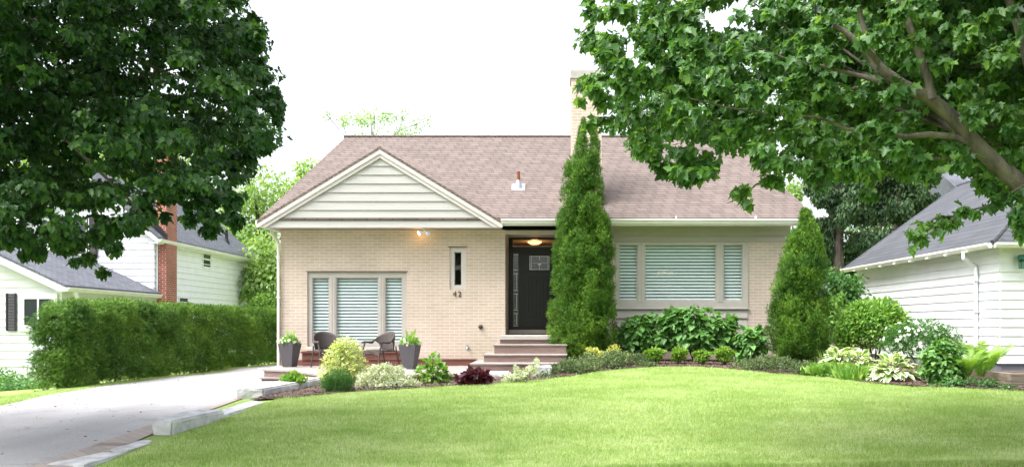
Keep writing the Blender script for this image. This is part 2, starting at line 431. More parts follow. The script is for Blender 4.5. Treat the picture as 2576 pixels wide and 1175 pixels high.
M['petal'] = leafmat('white_petals', (.80, .80, .76), (.85, .85, .82), (.88, .88, .86), .3, .6, tcol=(1, 1, 1))
M['pink'] = leafmat('pink_petals', (.5, .2, .42), (.6, .28, .5), (.7, .4, .6), .3, .6, tcol=(1, 1, 1))

# ---------------------------------------------------------------- foliage toolkit
def shp(vs, ts, edge=None):
    return np.array(vs, float), np.array(ts, int), np.array(edge if edge is not None else [0] * len(vs), float)

_h = [(0, 0), (.30, -.02), (.23, .17), (.55, .40), (.27, .48), (.20, .72)]
_out = _h + [(0, 1)] + [(-x, y) for x, y in _h[:0:-1]]
MAPLE = shp([(0, .40, -.05)] + [(x, y, abs(x) * .22) for x, y in _out], [(0, i + 1, (i + 1) % len(_out) + 1) for i in range(len(_out))])
OVAL = shp([(0, 0, 0), (.27, .42, .07), (0, 1, -.05), (-.27, .42, .07)], [(0, 1, 2), (0, 2, 3)])
OVALE = shp([(0, 0, 0), (.30, .42, .05), (0, 1, -.05), (-.30, .42, .05), (0, .5, -.02)],
            [(0, 1, 4), (1, 2, 4), (2, 3, 4), (3, 0, 4)], [.9, 1, 1, 1, 0])
HEART = shp([(0, 0, 0), (.28, -.02, .05), (.42, .28, .09), (.24, .68, .04), (0, 1, -.10), (-.24, .68, .04), (-.42, .28, .09), (-.28, -.02, .05), (0, .4, -.03)],
            [(8, i, (i + 1) % 8) for i in range(8)], [1, 1, 1, 1, 1, 1, 1, 1, 0])
SPRAY = shp([(-.07, 0, 0), (.07, 0, 0), (0, 1, .05), (.0, .15, .02), (.14, .25, 0), (.52, .72, .1), (-.14, .25, 0), (-.52, .72, -.02), (.05, .5, 0), (.30, .95, .1), (-.05, .5, 0), (-.30, .95, .05)],
            [(0, 1, 2), (3, 4, 5), (3, 7, 6), (3, 8, 9), (3, 11, 10)])
NEEDLE = shp([(-.10, 0, 0), (.10, 0, 0), (.04, 1, 0), (-.22, .55, .1), (.22, .6, -.1)], [(0, 1, 2), (0, 2, 3), (1, 4, 2)])
BLADE = shp([(-.06, 0, 0), (.06, 0, 0), (.075, .45, .04), (-.075, .45, .04), (0, 1, 0)], [(0, 1, 2), (0, 2, 3), (3, 2, 4)])
FLOWER = shp([(0, 0, 0)] + [(math.cos(i * math.pi / 5) * (.5 if i % 2 == 0 else .30), math.sin(i * math.pi / 5) * (.5 if i % 2 == 0 else .30), .1) for i in range(10)],
             [(0, i + 1, (i + 1) % 10 + 1) for i in range(10)])
HOSTA = shp([(0, 0, 0), (.17, .18, .06), (.27, .45, .10), (.18, .78, .04), (0, 1, -.12), (-.18, .78, .04), (-.27, .45, .10), (-.17, .18, .06), (0, .25, 0), (0, .5, .02), (0, .78, 0)],
            [(0, 1, 8), (1, 2, 9), (1, 9, 8), (2, 3, 10), (2, 10, 9), (3, 4, 10), (4, 5, 10), (5, 6, 10), (6, 9, 10), (6, 7, 9), (7, 8, 9), (7, 0, 8)],
            [1, 1, 1, 1, 1, 1, 1, 1, 0, 0, 0])

def unit(v):
    return v / (np.linalg.norm(v, axis=-1, keepdims=True) + 1e-9)

def place(pos, nrm, tip, size, shape, var):
    "copies of a leaf shape: tip = length direction, nrm = upper face"
    sv, st, se = shape
    tip = unit(tip); nrm = unit(nrm - tip * (nrm * tip).sum(-1, keepdims=True)); lat = np.cross(tip, nrm)
    n, k = len(pos), len(sv)
    V = pos[:, None, :] + size[:, None, None] * (lat[:, None, :] * sv[None, :, 0:1] + tip[:, None, :] * sv[None, :, 1:2] + nrm[:, None, :] * sv[None, :, 2:3])
    T = st[None] + (np.arange(n) * k)[:, None, None]
    return V.reshape(-1, 3), T.reshape(-1, 3), np.repeat(var, k), np.tile(se, n)

def lump(p, s, seed):
    r = np.random.default_rng(seed); o = 0
    for i in range(5):
        k = r.normal(size=3) * s * (1 + .5 * i); o = o + np.sin(p @ k + r.uniform(0, 6.28)) / (1 + .5 * i)
    return o / 3.0

def leaves_on(clumps, n, size, shape, rng, centre=None, up=.6, out=.6, rnd=.5, tipdn=.7, tipout=.6, shell=.6, seed=1, vfreq=1.6, vamp=.5, szj=.3, tipup=0.0, edgebright=0.0):
    c = np.array(clumps, float)
    w = (c[:, 3] * c[:, 4] + c[:, 3] * c[:, 5] + c[:, 4] * c[:, 5]); w = w / w.sum()
    idx = rng.choice(len(c), n, p=w)
    d = unit(rng.normal(size=(n, 3)))
    r = 1 - shell * rng.random(n) ** 1.4
    lo = 1 + .16 * lump(d * 3 + c[idx, :3] * 2, 1.0, seed)
    pos = c[idx, :3] + d * c[idx, 3:6] * (r * lo)[:, None]
    ctr = c[:, :3].mean(0) if centre is None else np.array(centre, float)
    gl = unit(pos - ctr)
    o = unit(d * .6 + gl * .6)
    nr = o * out + np.array([0, 0, up]) + rng.normal(size=(n, 3)) * rnd
    tp = o * tipout + np.array([0, 0, tipup - tipdn]) + rng.normal(size=(n, 3)) * rnd
    var = np.clip(.42 + vamp * .5 * lump(pos, vfreq, seed + 7) + rng.normal(size=n) * .17 + edgebright * (r - .75), 0, 1)
    sz = size * (1 + szj * (rng.random(n) * 2 - 1))
    return place(pos, nr, tp, sz, shape, var)

def merge(parts):
    V, T, A, E, k = [], [], [], [], 0
    for v, t, a_, e_ in parts:
        V.append(v); T.append(t + k); A.append(a_); E.append(e_); k += len(v)
    return np.concatenate(V), np.concatenate(T), np.concatenate(A), np.concatenate(E)

def fbuild(name, parts, m, parent=None, org=None):
    V, T, A, E = merge(parts)
    return nmesh(name, V, T, m, parent, org, {'var': A, 'edge': E})

def fill_clumps(c, R, n, r, rng, lo=.35):
    "n small clumps through the outer volume of an ellipsoid"
    d = unit(rng.normal(size=(n, 3))); q = lo + (1 - lo) * rng.random(n) ** .6
    p = np.array(c) + d * np.array(R) * q[:, None]
    s = r * (.7 + .6 * rng.random(n))
    return np.c_[p, s, s, s * .85]

def pc(Y, items):
    "clumps from (px, py, rx, rz) in photo units at distance Y"
    return [tuple(W(x, y, Y)) + (rx / F * Y, rx / F * Y * .85, rz / F * Y) for x, y, rx, rz in items]

def flower_parts(pos, d, tip, size, m, parent, r):
    for i in range(len(pos)):
        fbuild('flower', [place(pos[i:i + 1], d[i:i + 1], tip[i:i + 1], size[i:i + 1], FLOWER, r.random(1))], m, parent)

def inpoly(px, py, poly):
    c = np.zeros(len(px), bool); n = len(poly)
    for i in range(n):
        x0, y0 = poly[i]; x1, y1 = poly[(i + 1) % n]
        k = ((y0 > py) != (y1 > py)) & (px < (x1 - x0) * (py - y0) / ((y1 - y0) or 1e-9) + x0)
        c ^= k
    return c

def twigs(mb, base, clumps, rng, r0=.02, n=6):
    for c in clumps:
        b = np.array(base, float); t = np.array(c[:3]); mid = (b + t) / 2 + rng.normal(size=3) * .12 * np.linalg.norm(t - b)
        mb.tube([b, mid, t], [r0, r0 * .6, r0 * .25], n)

# ---------------------------------------------------------------- ground
def grid(name, xs, ys, m, kind='structure', dz=0.0, mask=None, rough=0.0, seed=0):
    XX, YY = np.meshgrid(xs, ys)
    Z = H(XX.ravel(), YY.ravel()) + dz
    if rough:
        Z = Z + rough * lump(np.c_[XX.ravel() * 3, YY.ravel() * 3, XX.ravel() * 0], 2.5, seed)
    V = np.c_[XX.ravel(), YY.ravel(), Z]
    nx = len(xs); T = []
    i, j = np.meshgrid(np.arange(nx - 1), np.arange(len(ys) - 1)); i = i.ravel(); j = j.ravel()
    Q = np.c_[j * nx + i, j * nx + i + 1, (j + 1) * nx + i + 1, (j + 1) * nx + i]
    if mask is not None:
        cx = V[Q, 0].mean(1); cy = V[Q, 1].mean(1); Q = Q[mask(cx, cy)]
    o = nmesh(name, V, Q, m, smooth=True)
    o['kind'] = kind
    return o

far = np.array([60, 90, 140, 220, 340])
gx = np.r_[-far[::-1], np.arange(-50, -22, 4), np.arange(-22, 14.1, .3), np.arange(16, 50, 4), far]
gy = np.r_[-200, -80, -30, -10, 0, 6, np.arange(8, 10.8, .4), np.arange(10.8, 11.6, .04), np.arange(11.8, 36, .3), np.arange(36, 60, 2), 80, 120, 200, 340]
ground = grid('ground', gx, gy, M['soil'])

edge_pts = [G(*q) for q in [(655, 1008), (760, 1000), (890, 987), (1050, 978), (1200, 970), (1370, 955), (1440, 946), (1500, 935), (1580, 928), (1650, 924), (1760, 924), (1850, 930),
                            (1950, 940), (2060, 948), (2150, 958), (2200, 966), (2300, 974), (2400, 976), (2500, 982), (2576, 985), (2700, 988)]]
EX = np.array([p[0] for p in edge_pts]); EY = np.array([p[1] for p in edge_pts])
_o = np.argsort(EX); EX, EY = EX[_o], EY[_o]
def bed_edge(X): return np.interp(X, EX, EY)
def lawn_left(Y): return np.interp(Y, [9, 11, 13.2, 14.4, 16, 17.6], [-5.35, -5.2, -5.02, -4.9, -4.85, -4.8])
def drive_left(Y): return np.interp(Y, [9, 14, 16.4, 19.5, 36], [-9.0, -9.15, -9.28, -9.62, -9.6])

def strip(name, ys, fl, fr, dz, m, kind='structure', nx=8, thick=0.0):
    V, Q = [], []
    for y in ys:
        for k in range(nx + 1):
            x = fl(y) + (fr(y) - fl(y)) * k / nx
            V.append((x, y, h1(x, y) + dz))
    for j in range(len(ys) - 1):
        for k in range(nx):
            a_ = j * (nx + 1) + k
            Q.append((a_, a_ + 1, a_ + nx + 2, a_ + nx + 1))
    o = nmesh(name, V, Q, m, smooth=True)
    if kind: o['kind'] = kind
    return o

strip('driveway', np.arange(6, 42, .5), lambda y: float(drive_left(y)) + .03 * math.sin(y * 2.3), lambda y: float(np.interp(y, [6, 17.4, 18.5, 42], [-5.98, -5.74, -5.74, -5.74])), .012, M['asphalt'], nx=16)
strip('paver_edging', np.arange(6, 17.6, .4), lambda y: float(np.interp(y, [6, 17.4], [-5.98, -5.74])), lambda y: float(np.interp(y, [6, 13.0, 17.4], [-5.55, -5.42, -5.6])), .016, M['paver'], nx=2)

def bed_mask(cx, cy):
    right = (cx < 9.7)
    return (cy > bed_edge(cx)) & (cy < 25.2) & (cx > -5.3) & right & ~((cx < -.9) & (cy > 22)) & ((cx > -4.75) | (cy < 20.6))
grid('garden_bed', np.arange(-5.4, 10, .09), np.arange(16.0, 25.3, .09), M['mulch'], dz=.03, mask=bed_mask, rough=.012, seed=5)

rng = np.random.default_rng(11)
# mulch chips (stuff)
n = 9000
x = rng.uniform(-5.3, 9, n); y = bed_edge(x) + rng.random(n) ** 1.5 * 3.2 + .02
k = bed_mask(x, y); x, y = x[k], y[k]
pos = np.c_[x, y, H(x, y) + .035]
chip = shp([(-.3, 0, 0), (.3, 0, .05), (.2, 1, 0), (-.2, .9, .1)], [(0, 1, 2), (0, 2, 3)])
M['chips'] = leafmat('mulch_chips', (.045, .028, .022), (.12, .075, .06), (.30, .24, .20), 0, .9)
V, T, A, E = place(pos, np.tile([0, 0, 1.0], (len(x), 1)) + rng.normal(size=(len(x), 3)) * .4, rng.normal(size=(len(x), 3)) * [1, 1, .2], rng.uniform(.02, .05, len(x)), chip, rng.random(len(x)) ** 2)
o = nmesh('mulch_chips', V, T, M['chips'], attrs={'var': A, 'edge': E}); o['kind'] = 'stuff'

n = 420
ly = 11.5 + 16 * rng.random(n) ** 1.3; side = rng.random(n); dl = drive_left(ly)
lx = np.where(side < .5, dl + .1 + np.abs(rng.normal(size=n)) * .35, dl + .2 + (-5.8 - dl) * rng.random(n))
pos = np.c_[lx, ly, H(lx, ly) + .016]
V, T, A, E = place(pos, np.tile([0, 0, 1.0], (n, 1)) + rng.normal(size=(n, 3)) * .25, rng.normal(size=(n, 3)) * [1, 1, .15], rng.uniform(.015, .05, n), chip, rng.random(n))
M['litter'] = leafmat('leaf_litter', (.14, .11, .07), (.22, .24, .10), (.34, .30, .18), .2, .8)
o = nmesh('leaf_litter', V, T, M['litter'], attrs={'var': A, 'edge': E}); o['kind'] = 'stuff'

# grass
def grass(name, n, sampler, hgt, wid, rng, m):
    x, y = sampler(n)
    pos = np.c_[x, y, H(x, y) - .004]
    n = len(x)
    tip = np.tile([0, 0, 1.0], (n, 1)) + rng.normal(size=(n, 3)) * [.42, .42, .12]
    az = rng.uniform(0, 6.283, n); lat = np.c_[np.cos(az), np.sin(az), np.zeros(n)]
    hh = hgt * rng.uniform(.55, 1.3, n) * (1 + .25 * lump(pos, 1.8, 3)); ww = wid * rng.uniform(.7, 1.3, n)
    V = np.stack([pos - lat * ww[:, None], pos + lat * ww[:, None], pos + unit(tip) * hh[:, None]], 1).reshape(-1, 3)
    T = np.arange(n * 3).reshape(-1, 3)
    o = nmesh(name, V, T, m, attrs={'var': np.repeat(rng.random(n), 3)})
    o['kind'] = 'stuff'
    return o

def lawn_sampler(n):
    y = 10.9 + (rng.random(n) ** 1.25) * 11.6
    x = -5.3 + rng.random(n) * 15.2
    x = np.where(x < X_(-80, y), x + 3, x)
    k = (y < bed_edge(x) + .03 * np.sin(x * 9)) & (x > lawn_left(y)) & (x < X_(2680, y)) & (x > X_(60, y))
    return x[k], y[k]
grass('lawn', 640000, lawn_sampler, .048, .0050, rng, M['grass'])

def verge_sampler(n):
    y = 13 + rng.random(n) * 23
    w = np.interp(y, [13, 20, 36], [1.6, .75, .5])
    x = drive_left(y) - .03 - w * rng.random(n) + rng.normal(size=n) * .02
    return x, y
grass('verge_grass', 60000, verge_sampler, .05, .006, rng, M['grass'])

def lip_sampler(n):
    x = X_(rng.uniform(1100, 2700, n), 11.2); y = np.interp(x, [-2, 1, 6], [11.1, 11.3, 11.5]) + .04 * np.sin(x * 1.7) + rng.normal(size=n) * .035
    return x, y
grass('edge_grass', 14000, lip_sampler, .06, .004, rng, M['grass'])

# ---------------------------------------------------------------- building toolkit
def siding(mb, p0, u, nrm, zs, xl, xr, off=.034):
    "lapped boards; p0 + u*s gives plan position, nrm outward; zs board edges from the bottom"
    u = np.array(u, float); nrm = np.array(nrm, float)
    def P(s_, z, d): return (p0[0] + u[0] * s_ + nrm[0] * d, p0[1] + u[1] * s_ + nrm[1] * d, z)
    for z0, z1 in zip(zs[:-1], zs[1:]):
        a0, b0, a1, b1 = xl(z0), xr(z0), xl(z1), xr(z1)
        if b0 - a0 < .02: continue
        mb.add([P(a0, z0, off), P(b0, z0, off), P(b1, z1, .004), P(a1, z1, .004), P(a0, z0, 0), P(b0, z0, 0), P(b1, z1, 0), P(a1, z1, 0)],
               [(0, 1, 2, 3), (4, 5, 1, 0), (4, 0, 3, 7), (1, 5, 6, 2)])

def wall_grid(mb, xs, zs, y, holes, depth, fronty=None):
    X = sorted(set(list(xs) + [v for h in holes for v in h[:2]])); Zs = sorted(set(list(zs) + [v for h in holes for v in h[2:]]))
    for i in range(len(X) - 1):
        for j in range(len(Zs) - 1):
            cx, cz = (X[i] + X[i + 1]) / 2, (Zs[j] + Zs[j + 1]) / 2
            if any(h[0] < cx < h[1] and h[2] < cz < h[3] for h in holes): continue
            mb.poly((X[i], y, Zs[j]), (X[i + 1], y, Zs[j]), (X[i + 1], y, Zs[j + 1]), (X[i], y, Zs[j + 1]))
    for x0, x1, z0, z1 in holes:
        mb.poly((x0, y, z0), (x0, y, z1), (x0, y + depth, z1), (x0, y + depth, z0))
        mb.poly((x1, y, z0), (x1, y + depth, z0), (x1, y + depth, z1), (x1, y, z1))
        mb.poly((x0, y, z1), (x1, y, z1), (x1, y + depth, z1), (x0, y + depth, z1))
        mb.poly((x0, y, z0), (x0, y + depth, z0), (x1, y + depth, z0), (x1, y, z0))

def framewin(parent, x0, x1, z0, z1, y, panes, fm, slat=None, depth=.07):
    "frame mesh named window with its panes and blinds as children"
    mb = MB()
    X = sorted(set([x0, x1] + [v for p in panes for v in p[:2]])); Zs = sorted(set([z0, z1] + [v for p in panes for v in p[2:]]))
    zb, zt = min(p[2] for p in panes), max(p[3] for p in panes)
    mb.box(x0, x1, y, y + depth, z0, zb); mb.box(x0, x1, y, y + depth, zt, z1)
    cur = x0
    for p in sorted(panes):
        mb.box(cur, p[0], y, y + depth, zb, zt)
        cur = p[1]
    mb.box(cur, x1, y, y + depth, zb, zt)
    for p in panes:          # stepped inner sash
        t = .022
        mb.box(p[0], p[0] + t, y + .02, y + .05, p[2], p[3]); mb.box(p[1] - t, p[1], y + .02, y + .05, p[2], p[3])
        mb.box(p[0] + t, p[1] - t, y + .02, y + .05, p[2], p[2] + t); mb.box(p[0] + t, p[1] - t, y + .02, y + .05, p[3] - t, p[3])
    if len(panes) > 1:
        ps = sorted(panes)
        for p, q in zip(ps[:-1], ps[1:]):
            c = (p[1] + q[0]) / 2; mb.box(p[1] + .03, c - .006, y - .012, y, zb - .03, zt + .03); mb.box(c + .006, q[0] - .03, y - .012, y, zb - .03, zt + .03)
    w = mb.build('window', fm, parent, bevel=.004)
    for p in panes:
        g = MB(); g.box(p[0] + .02, p[1] - .02, y + .032, y + .038, p[2] + .02, p[3] - .02)
        g.build('pane', M['glass'], w)
        if slat:
            b = MB(); z = p[2] + .03
            while z < p[3] - .02:
                b.add([(p[0], y + .10, z), (p[1], y + .10, z), (p[1], y + .112, z + .040), (p[0], y + .112, z + .040),
                       (p[0], y + .104, z - .003), (p[1], y + .104, z - .003), (p[1], y + .114, z + .037), (p[0], y + .114, z + .037)],
                      [(0, 1, 2, 3), (7, 6, 5, 4), (0, 4, 5, 1), (3, 2, 6, 7), (0, 3, 7, 4), (1, 5, 6, 2)])
                z += slat
            b.build('blind', M['slat'], w)
            s_ = MB(); s_.box(p[0] - .02, p[1] + .02, y + .118, y + .121, p[2] - .02, p[3] + .02)
            s_.build('sheer_shade', M['sheer'], w)
    return w

def sheermat():
    m, nt, N, L, P = _new('sheer_shade_fabric')
    P.inputs['Base Color'].default_value = (.20, .32, .34, 1); P.inputs['Roughness'].default_value = .9
    t = N.new('ShaderNodeBsdfTransparent'); ms = N.new('ShaderNodeMixShader'); ms.inputs[0].default_value = .2
    L.new(P.outputs[0], ms.inputs[1]); L.new(t.outputs[0], ms.inputs[2]); L.new(ms.outputs[0], N['Material Output'].inputs['Surface'])
    return m
M['sheer'] = sheermat()
M['slat'] = mat('white_blind_fabric', (.84, .90, .90), .7, .02, 5)
M['room'] = mat('room_wall_paint', (.30, .32, .32), .8, .05, 2)

def gutter(mb, x0, x1, y, z, w=.11, h=.12):
    "K-profile gutter running along X"
    pr = [(0, 0), (-w * .55, 0), (-w * .75, h * .45), (-w, h * .65), (-w, h), (-w * .92, h), (-w * .9, h * .72), (-w * .65, h * .45), (-w * .5, .012), (-.008, .012), (-.008, h), (0, h)]
    mb.ext([(x0, y + a_, z + b_) for a_, b_ in pr], (x1 - x0, 0, 0))

# ---------------------------------------------------------------- the brick house
YW = 25.0
hx0, hx1 = X_(706, YW), 5.92
ex0, ex1 = X_(1271, YW), .42
YD = 26.8
house = thing('brick_house', 'beige brick bungalow with brown shingled roof, pale front gable and black front door', 'house', (-1, 25, .5))
w1 = (X_(773, YW), X_(1023, YW), Z_(872, YW), Z_(684, YW))
w2 = (X_(1131, YW), X_(1172, YW), Z_(728, YW), Z_(622, YW))
w3 = (X_(1549, YW), X_(1882, YW), Z_(775, YW), Z_(609, YW))
mb = MB()
ztop = 4.04
wall_grid(mb, [hx0, ex0], [0.1, ztop], YW, [w1, w2], .16)
wall_grid(mb, [ex1, hx1], [0.1, 4.3], YW, [w3], .16)
# entrance recess side walls, sides and back of the house
mb.poly((ex0, YW, .3), (ex0, YD + .1, .3), (ex0, YD + .1, ztop), (ex0, YW, ztop))
mb.poly((ex1, YW, .3), (ex1, YW, 4.3), (ex1, YD + .1, 4.3), (ex1, YD + .1, .3))
mb.poly((hx0, YW, .1), (hx0, YW, 4.2), (hx0, 34.2, 4.2), (hx0, 34.2, .1))
mb.poly((hx1, YW, .1), (hx1, 34.2, .1), (hx1, 34.2, 4.2), (hx1, YW, 4.2))
mb.poly((hx0, 34.2, .1), (hx0, 34.2, 4.2), (hx1, 34.2, 4.2), (hx1, 34.2, .1))
mb.build('wall', M['brick'], house)
# lintel course lines over the windows
mb = MB()
mb.box(w1[0] - .03, w1[1] + .03, YW - .012, YW + .1, w1[3], w1[3] + .022)
mb.box(w2[0] - .04, w2[1] + .04, YW - .012, YW + .1, w2[3], w2[3] + .022)
mb.build('lintel', mat('steel_lintel', (.17, .14, .12), .7), house)
mb = MB(); mb.box(w1[0] - .02, w1[1] + .02, YW - .05, YW + .12, w1[2] - .10, w1[2] + .0)
mb.build('window_sill', M['cream'], house, bevel=.01)
# windows
YF = YW + .05
zp0, zp1 = Z_(863, YF), Z_(698, YF)
framewin(house, w1[0], w1[1], w1[2], w1[3], YF, [(X_(785, YF), X_(828, YF), zp0, zp1), (X_(845, YF), X_(952, YF), zp0, zp1), (X_(968, YF), X_(1012, YF), zp0, zp1)], M['trim'], .082)
framewin(house, w2[0], w2[1], w2[2], w2[3], YF, [(X_(1142, YF), X_(1162, YF), Z_(719, YF), Z_(633, YF))], M['trimlight'])
YF = YW - .03
zp0, zp1 = Z_(757, YF), Z_(616, YF)
framewin(house, w3[0], w3[1], w3[2], w3[3], YF, [(X_(1557, YF), X_(1604, YF), zp0, zp1), (X_(1622, YF), X_(1802, YF), zp0, zp1), (X_(1820, YF), X_(1868, YF), zp0, zp1)], M['trim'], .082)
# rooms behind the glass
mb = MB()
for (x0, x1, z0, z1) in (w1, w2, w3):
    for q in ([(x0 - .3, 27.5, z0 - .8), (x1 + .3, 27.5, z0 - .8), (x1 + .3, 27.5, z1 + .3), (x0 - .3, 27.5, z1 + .3)],
              [(x0 - .3, YW + .2, z0 - .8), (x0 - .3, 27.5, z0 - .8), (x0 - .3, 27.5, z1 + .3), (x0 - .3, YW + .2, z1 + .3)],
              [(x1 + .3, YW + .2, z0 - .8), (x1 + .3, 27.5, z0 - .8), (x1 + .3, 27.5, z1 + .3), (x1 + .3, YW + .2, z1 + .3)],
              [(x0 - .3, YW + .2, z1 + .3), (x1 + .3, YW + .2, z1 + .3), (x1 + .3, 27.5, z1 + .3), (x0 - .3, 27.5, z1 + .3)],
              [(x0 - .3, YW + .2, z0 - .8), (x1 + .3, YW + .2, z0 - .8), (x1 + .3, 27.5, z0 - .8), (x0 - .3, 27.5, z0 - .8)]):
        mb.poly(*q)
mb.build('room_wall', M['room'], house)
# siding on the right wing
mb = MB()
siding(mb, (0, YW), (1, 0), (0, -1), [Z_(608, YW), Z_(593, YW), Z_(562, YW)], lambda z: ex1, lambda z: hx1 + .02, .045)
siding(mb, (0, YW), (1, 0), (0, -1), [Z_(850, YW), Z_(823, YW), Z_(800, YW), Z_(776, YW)], lambda z: w3[0], lambda z: w3[1] - .02, .045)
mb.build('siding', M['greige_siding'], house)
mb = MB()
mb.box(w3[0] - .02, w3[1] + .03, YW - .07, YW, w3[2] - .03, w3[2] - .001)
mb.build('window_sill', M['trim'], house, bevel=.008)

# main roof: front slope, hipped ends, back slope
SL, YE, ZE = .61, 24.35, 4.27
def fz(Y): return ZE + SL * (Y - YE)
def front(px, py):
    "point of the front roof plane seen at px, py"
    # EYE-(py-CY)/F*Y = ZE+SL*(Y-YE)
    Y = (EYE - ZE + SL * YE) / (SL + (py - CY) / F)
    return (X_(px, Y), Y, fz(Y))
rl, rr = front(870, 345), front(1838, 345)
yr = rl[1]; zr = rl[2]
el = (X_(652, YE), YE, ZE); er = (X_(2024, YE), YE, ZE)
m1, m2 = front(2020, 514), front(1970, 470)
yb = 2 * yr - YE
T_ = .07
mb = MB()
mb.poly(el, er, m1, m2, rr, rl)
mb.poly(el, rl, (el[0], yb, ZE))
mb.poly(er, (er[0], yb, ZE), (m1[0], 2 * yr - m1[1], m1[2]), m1)
mb.poly(m1, (m1[0], 2 * yr - m1[1], m1[2]), (m2[0], 2 * yr - m2[1], m2[2]), m2)
mb.poly(m2, (m2[0], 2 * yr - m2[1], m2[2]), rr)
mb.poly((el[0], yb, ZE), rl, rr, (m2[0], 2 * yr - m2[1], m2[2]), (m1[0], 2 * yr - m1[1], m1[2]), (er[0], yb, ZE))
mb.ext([(el[0], YE, ZE - .01), (er[0], YE, ZE - .01), (er[0], yb, ZE - .01), (el[0], yb, ZE - .01)], (0, 0, -.05))
# shingle butt edge along the eave
mb.box(el[0], er[0], YE - .02, YE, ZE - .03, ZE + .004)
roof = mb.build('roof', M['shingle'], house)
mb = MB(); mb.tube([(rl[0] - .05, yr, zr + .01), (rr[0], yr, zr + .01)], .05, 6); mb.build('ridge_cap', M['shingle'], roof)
# chimney in the front slope
chx0, chx1 = X_(1437, 25), X_(1513, 25)
mb = MB(); mb.box(chx0, chx1, 24.94, 25.7, .3, Z_(200, 25)); ch = mb.build('chimney', M['brick'], roof)
mb = MB(); mb.box(chx0 - .03, chx1 + .03, 24.9, 25.75, Z_(200, 25), Z_(179, 25)); mb.build('chimney_cap', M['concrete'], ch, bevel=.01)
mb = MB(); mb.box(chx1 - .02, chx1 + .07, 25.3, 25.6, fz(25.5) + .35, fz(25.5) + .5); mb.build('flashing', M['grey_metal'], ch)
# vent stack
vp = front(1304, 472)
mb = MB(); mb.tube([(vp[0], vp[1], vp[2] - .1), (vp[0], vp[1], vp[2] + .42)], .045, 12); vent = mb.build('vent_pipe', M['rust'], roof, smooth=False)
mb = MB(); mb.tube([(vp[0], vp[1], vp[2] - .1), (vp[0], vp[1], vp[2] + .07), (vp[0], vp[1], vp[2] + .19)], [.12, .085, .055], 12)
mb.ext([(vp[0] - .18, vp[1] - .16, vp[2] - .16 * SL + .012), (vp[0] + .18, vp[1] - .16, vp[2] - .16 * SL + .012), (vp[0] + .18, vp[1] + .2, vp[2] + .2 * SL + .012), (vp[0] - .18, vp[1] + .2, vp[2] + .2 * SL + .012)], (0, 0, -.02))
mb.build('flashing', M['grey_metal'], vent)

# front gable roof
YG = 24.28
ap = W(955, 369, YG); gl = W(646, 556, YG); gr = W(1262, 556, YG)
yv = YE + (ap[2] - ZE) / SL
vt = (ap[0], yv, ap[2])
mb = MB()
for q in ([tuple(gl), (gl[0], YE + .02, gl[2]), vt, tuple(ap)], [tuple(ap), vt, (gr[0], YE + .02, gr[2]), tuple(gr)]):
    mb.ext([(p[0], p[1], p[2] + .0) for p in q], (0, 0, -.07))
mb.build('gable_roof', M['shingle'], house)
# rake boards
def off_tri(d, y):
    "inner offset of the gable outline by d (perpendicular)"
    s1 = (ap[2] - gl[2]) / (ap[0] - gl[0]); s2 = (ap[2] - gr[2]) / (gr[0] - ap[0])
    k1, k2 = d * math.sqrt(1 + s1 * s1), d * math.sqrt(1 + s2 * s2)
    return s1, s2, k1, k2
zb_g = Z_(572, YG)
def rake(d0, d1, y0, y1, name, m, parent):
    s1, s2, a0, b0 = off_tri(d0, 0); _, _, a1, b1 = off_tri(d1, 0)
    def zl(x, k): return gl[2] + s1 * (x - gl[0]) - k
    def zr_(x, k): return gr[2] + s2 * (gr[0] - x) - k
    mb = MB()
    def xat(k, side):
        return gl[0] + (zb_g + k - gl[2]) / s1 if side < 0 else gr[0] - (zb_g + k - gr[2]) / s2
    xa0, xa1 = max(gl[0] - .02, xat(a0, -1)), xat(a1, -1)
    xb0, xb1 = min(gr[0] + .02, xat(b0, 1)), xat(b1, 1)
    # apex x of an offset outline
    def apx(ka, kb): return (gr[2] - kb + s2 * gr[0] - gl[2] + ka + s1 * gl[0]) / (s1 + s2)
    A0, A1 = apx(a0, b0), apx(a1, b1)
    mb.ext([(xa0, y0, zl(xa0, a0)), (xa0, y0, max(zb_g, zl(xa0, a1))), (xa1, y0, zb_g), (A1, y0, zl(A1, a1)), (A0, y0, zl(A0, a0))], (0, y1 - y0, 0))
    mb.ext([(A0, y0, zl(A0, a0)), (A1, y0, zl(A1, a1)), (xb1, y0, zb_g), (xb0, y0, max(zb_g, zr_(xb0, b1))), (xb0, y0, zr_(xb0, b0))], (0, y1 - y0, 0))
    return mb.build(name, m, parent), (lambda z: gl[0] + (z + a1 - gl[2]) / s1), (lambda z: gr[0] - (z + b1 - gr[2]) / s2)
fas, _, _ = rake(.055, .15, YG + .005, YG + .06, 'rake_board', M['trimlight'], house)
_, fl_, fr_ = rake(.15, .235, YG + .035, YG + .08, 'rake_board', M['trimlight'], house)
mb = MB()
zz = [zb_g + i * (Z_(390, YG) - zb_g) / 8.2 for i in range(11)]
siding(mb, (0, YG + .10), (1, 0), (0, -1), zz, lambda z: min(fl_(z) - .06, ap[0]), lambda z: max(fr_(z) + .06, ap[0]), .030)
mb.build('gable_siding', M['sage'], house)
mb = MB()
mb.box(gl[0] + .16, gr[0] - .03, YG + .11, YW, zb_g + .02, zb_g + .05)       # soffit under the gable
mb.box(gr[0], er[0] - .03, YE + .03, YW - .003, Z_(556, YE) - .0, Z_(556, YE) + .03)
mb.box(ex0 + .0, ex1, YW, YD + .1, 4.0, 4.03)
mb.build('soffit', M['soffit'], house)
mb = MB(); mb.box(ex0 - .005, ex1 + .005, YW + .004, YW + .06, Z_(590, YW), 4.0)
mb.build('entrance_header', M['trim'], house)
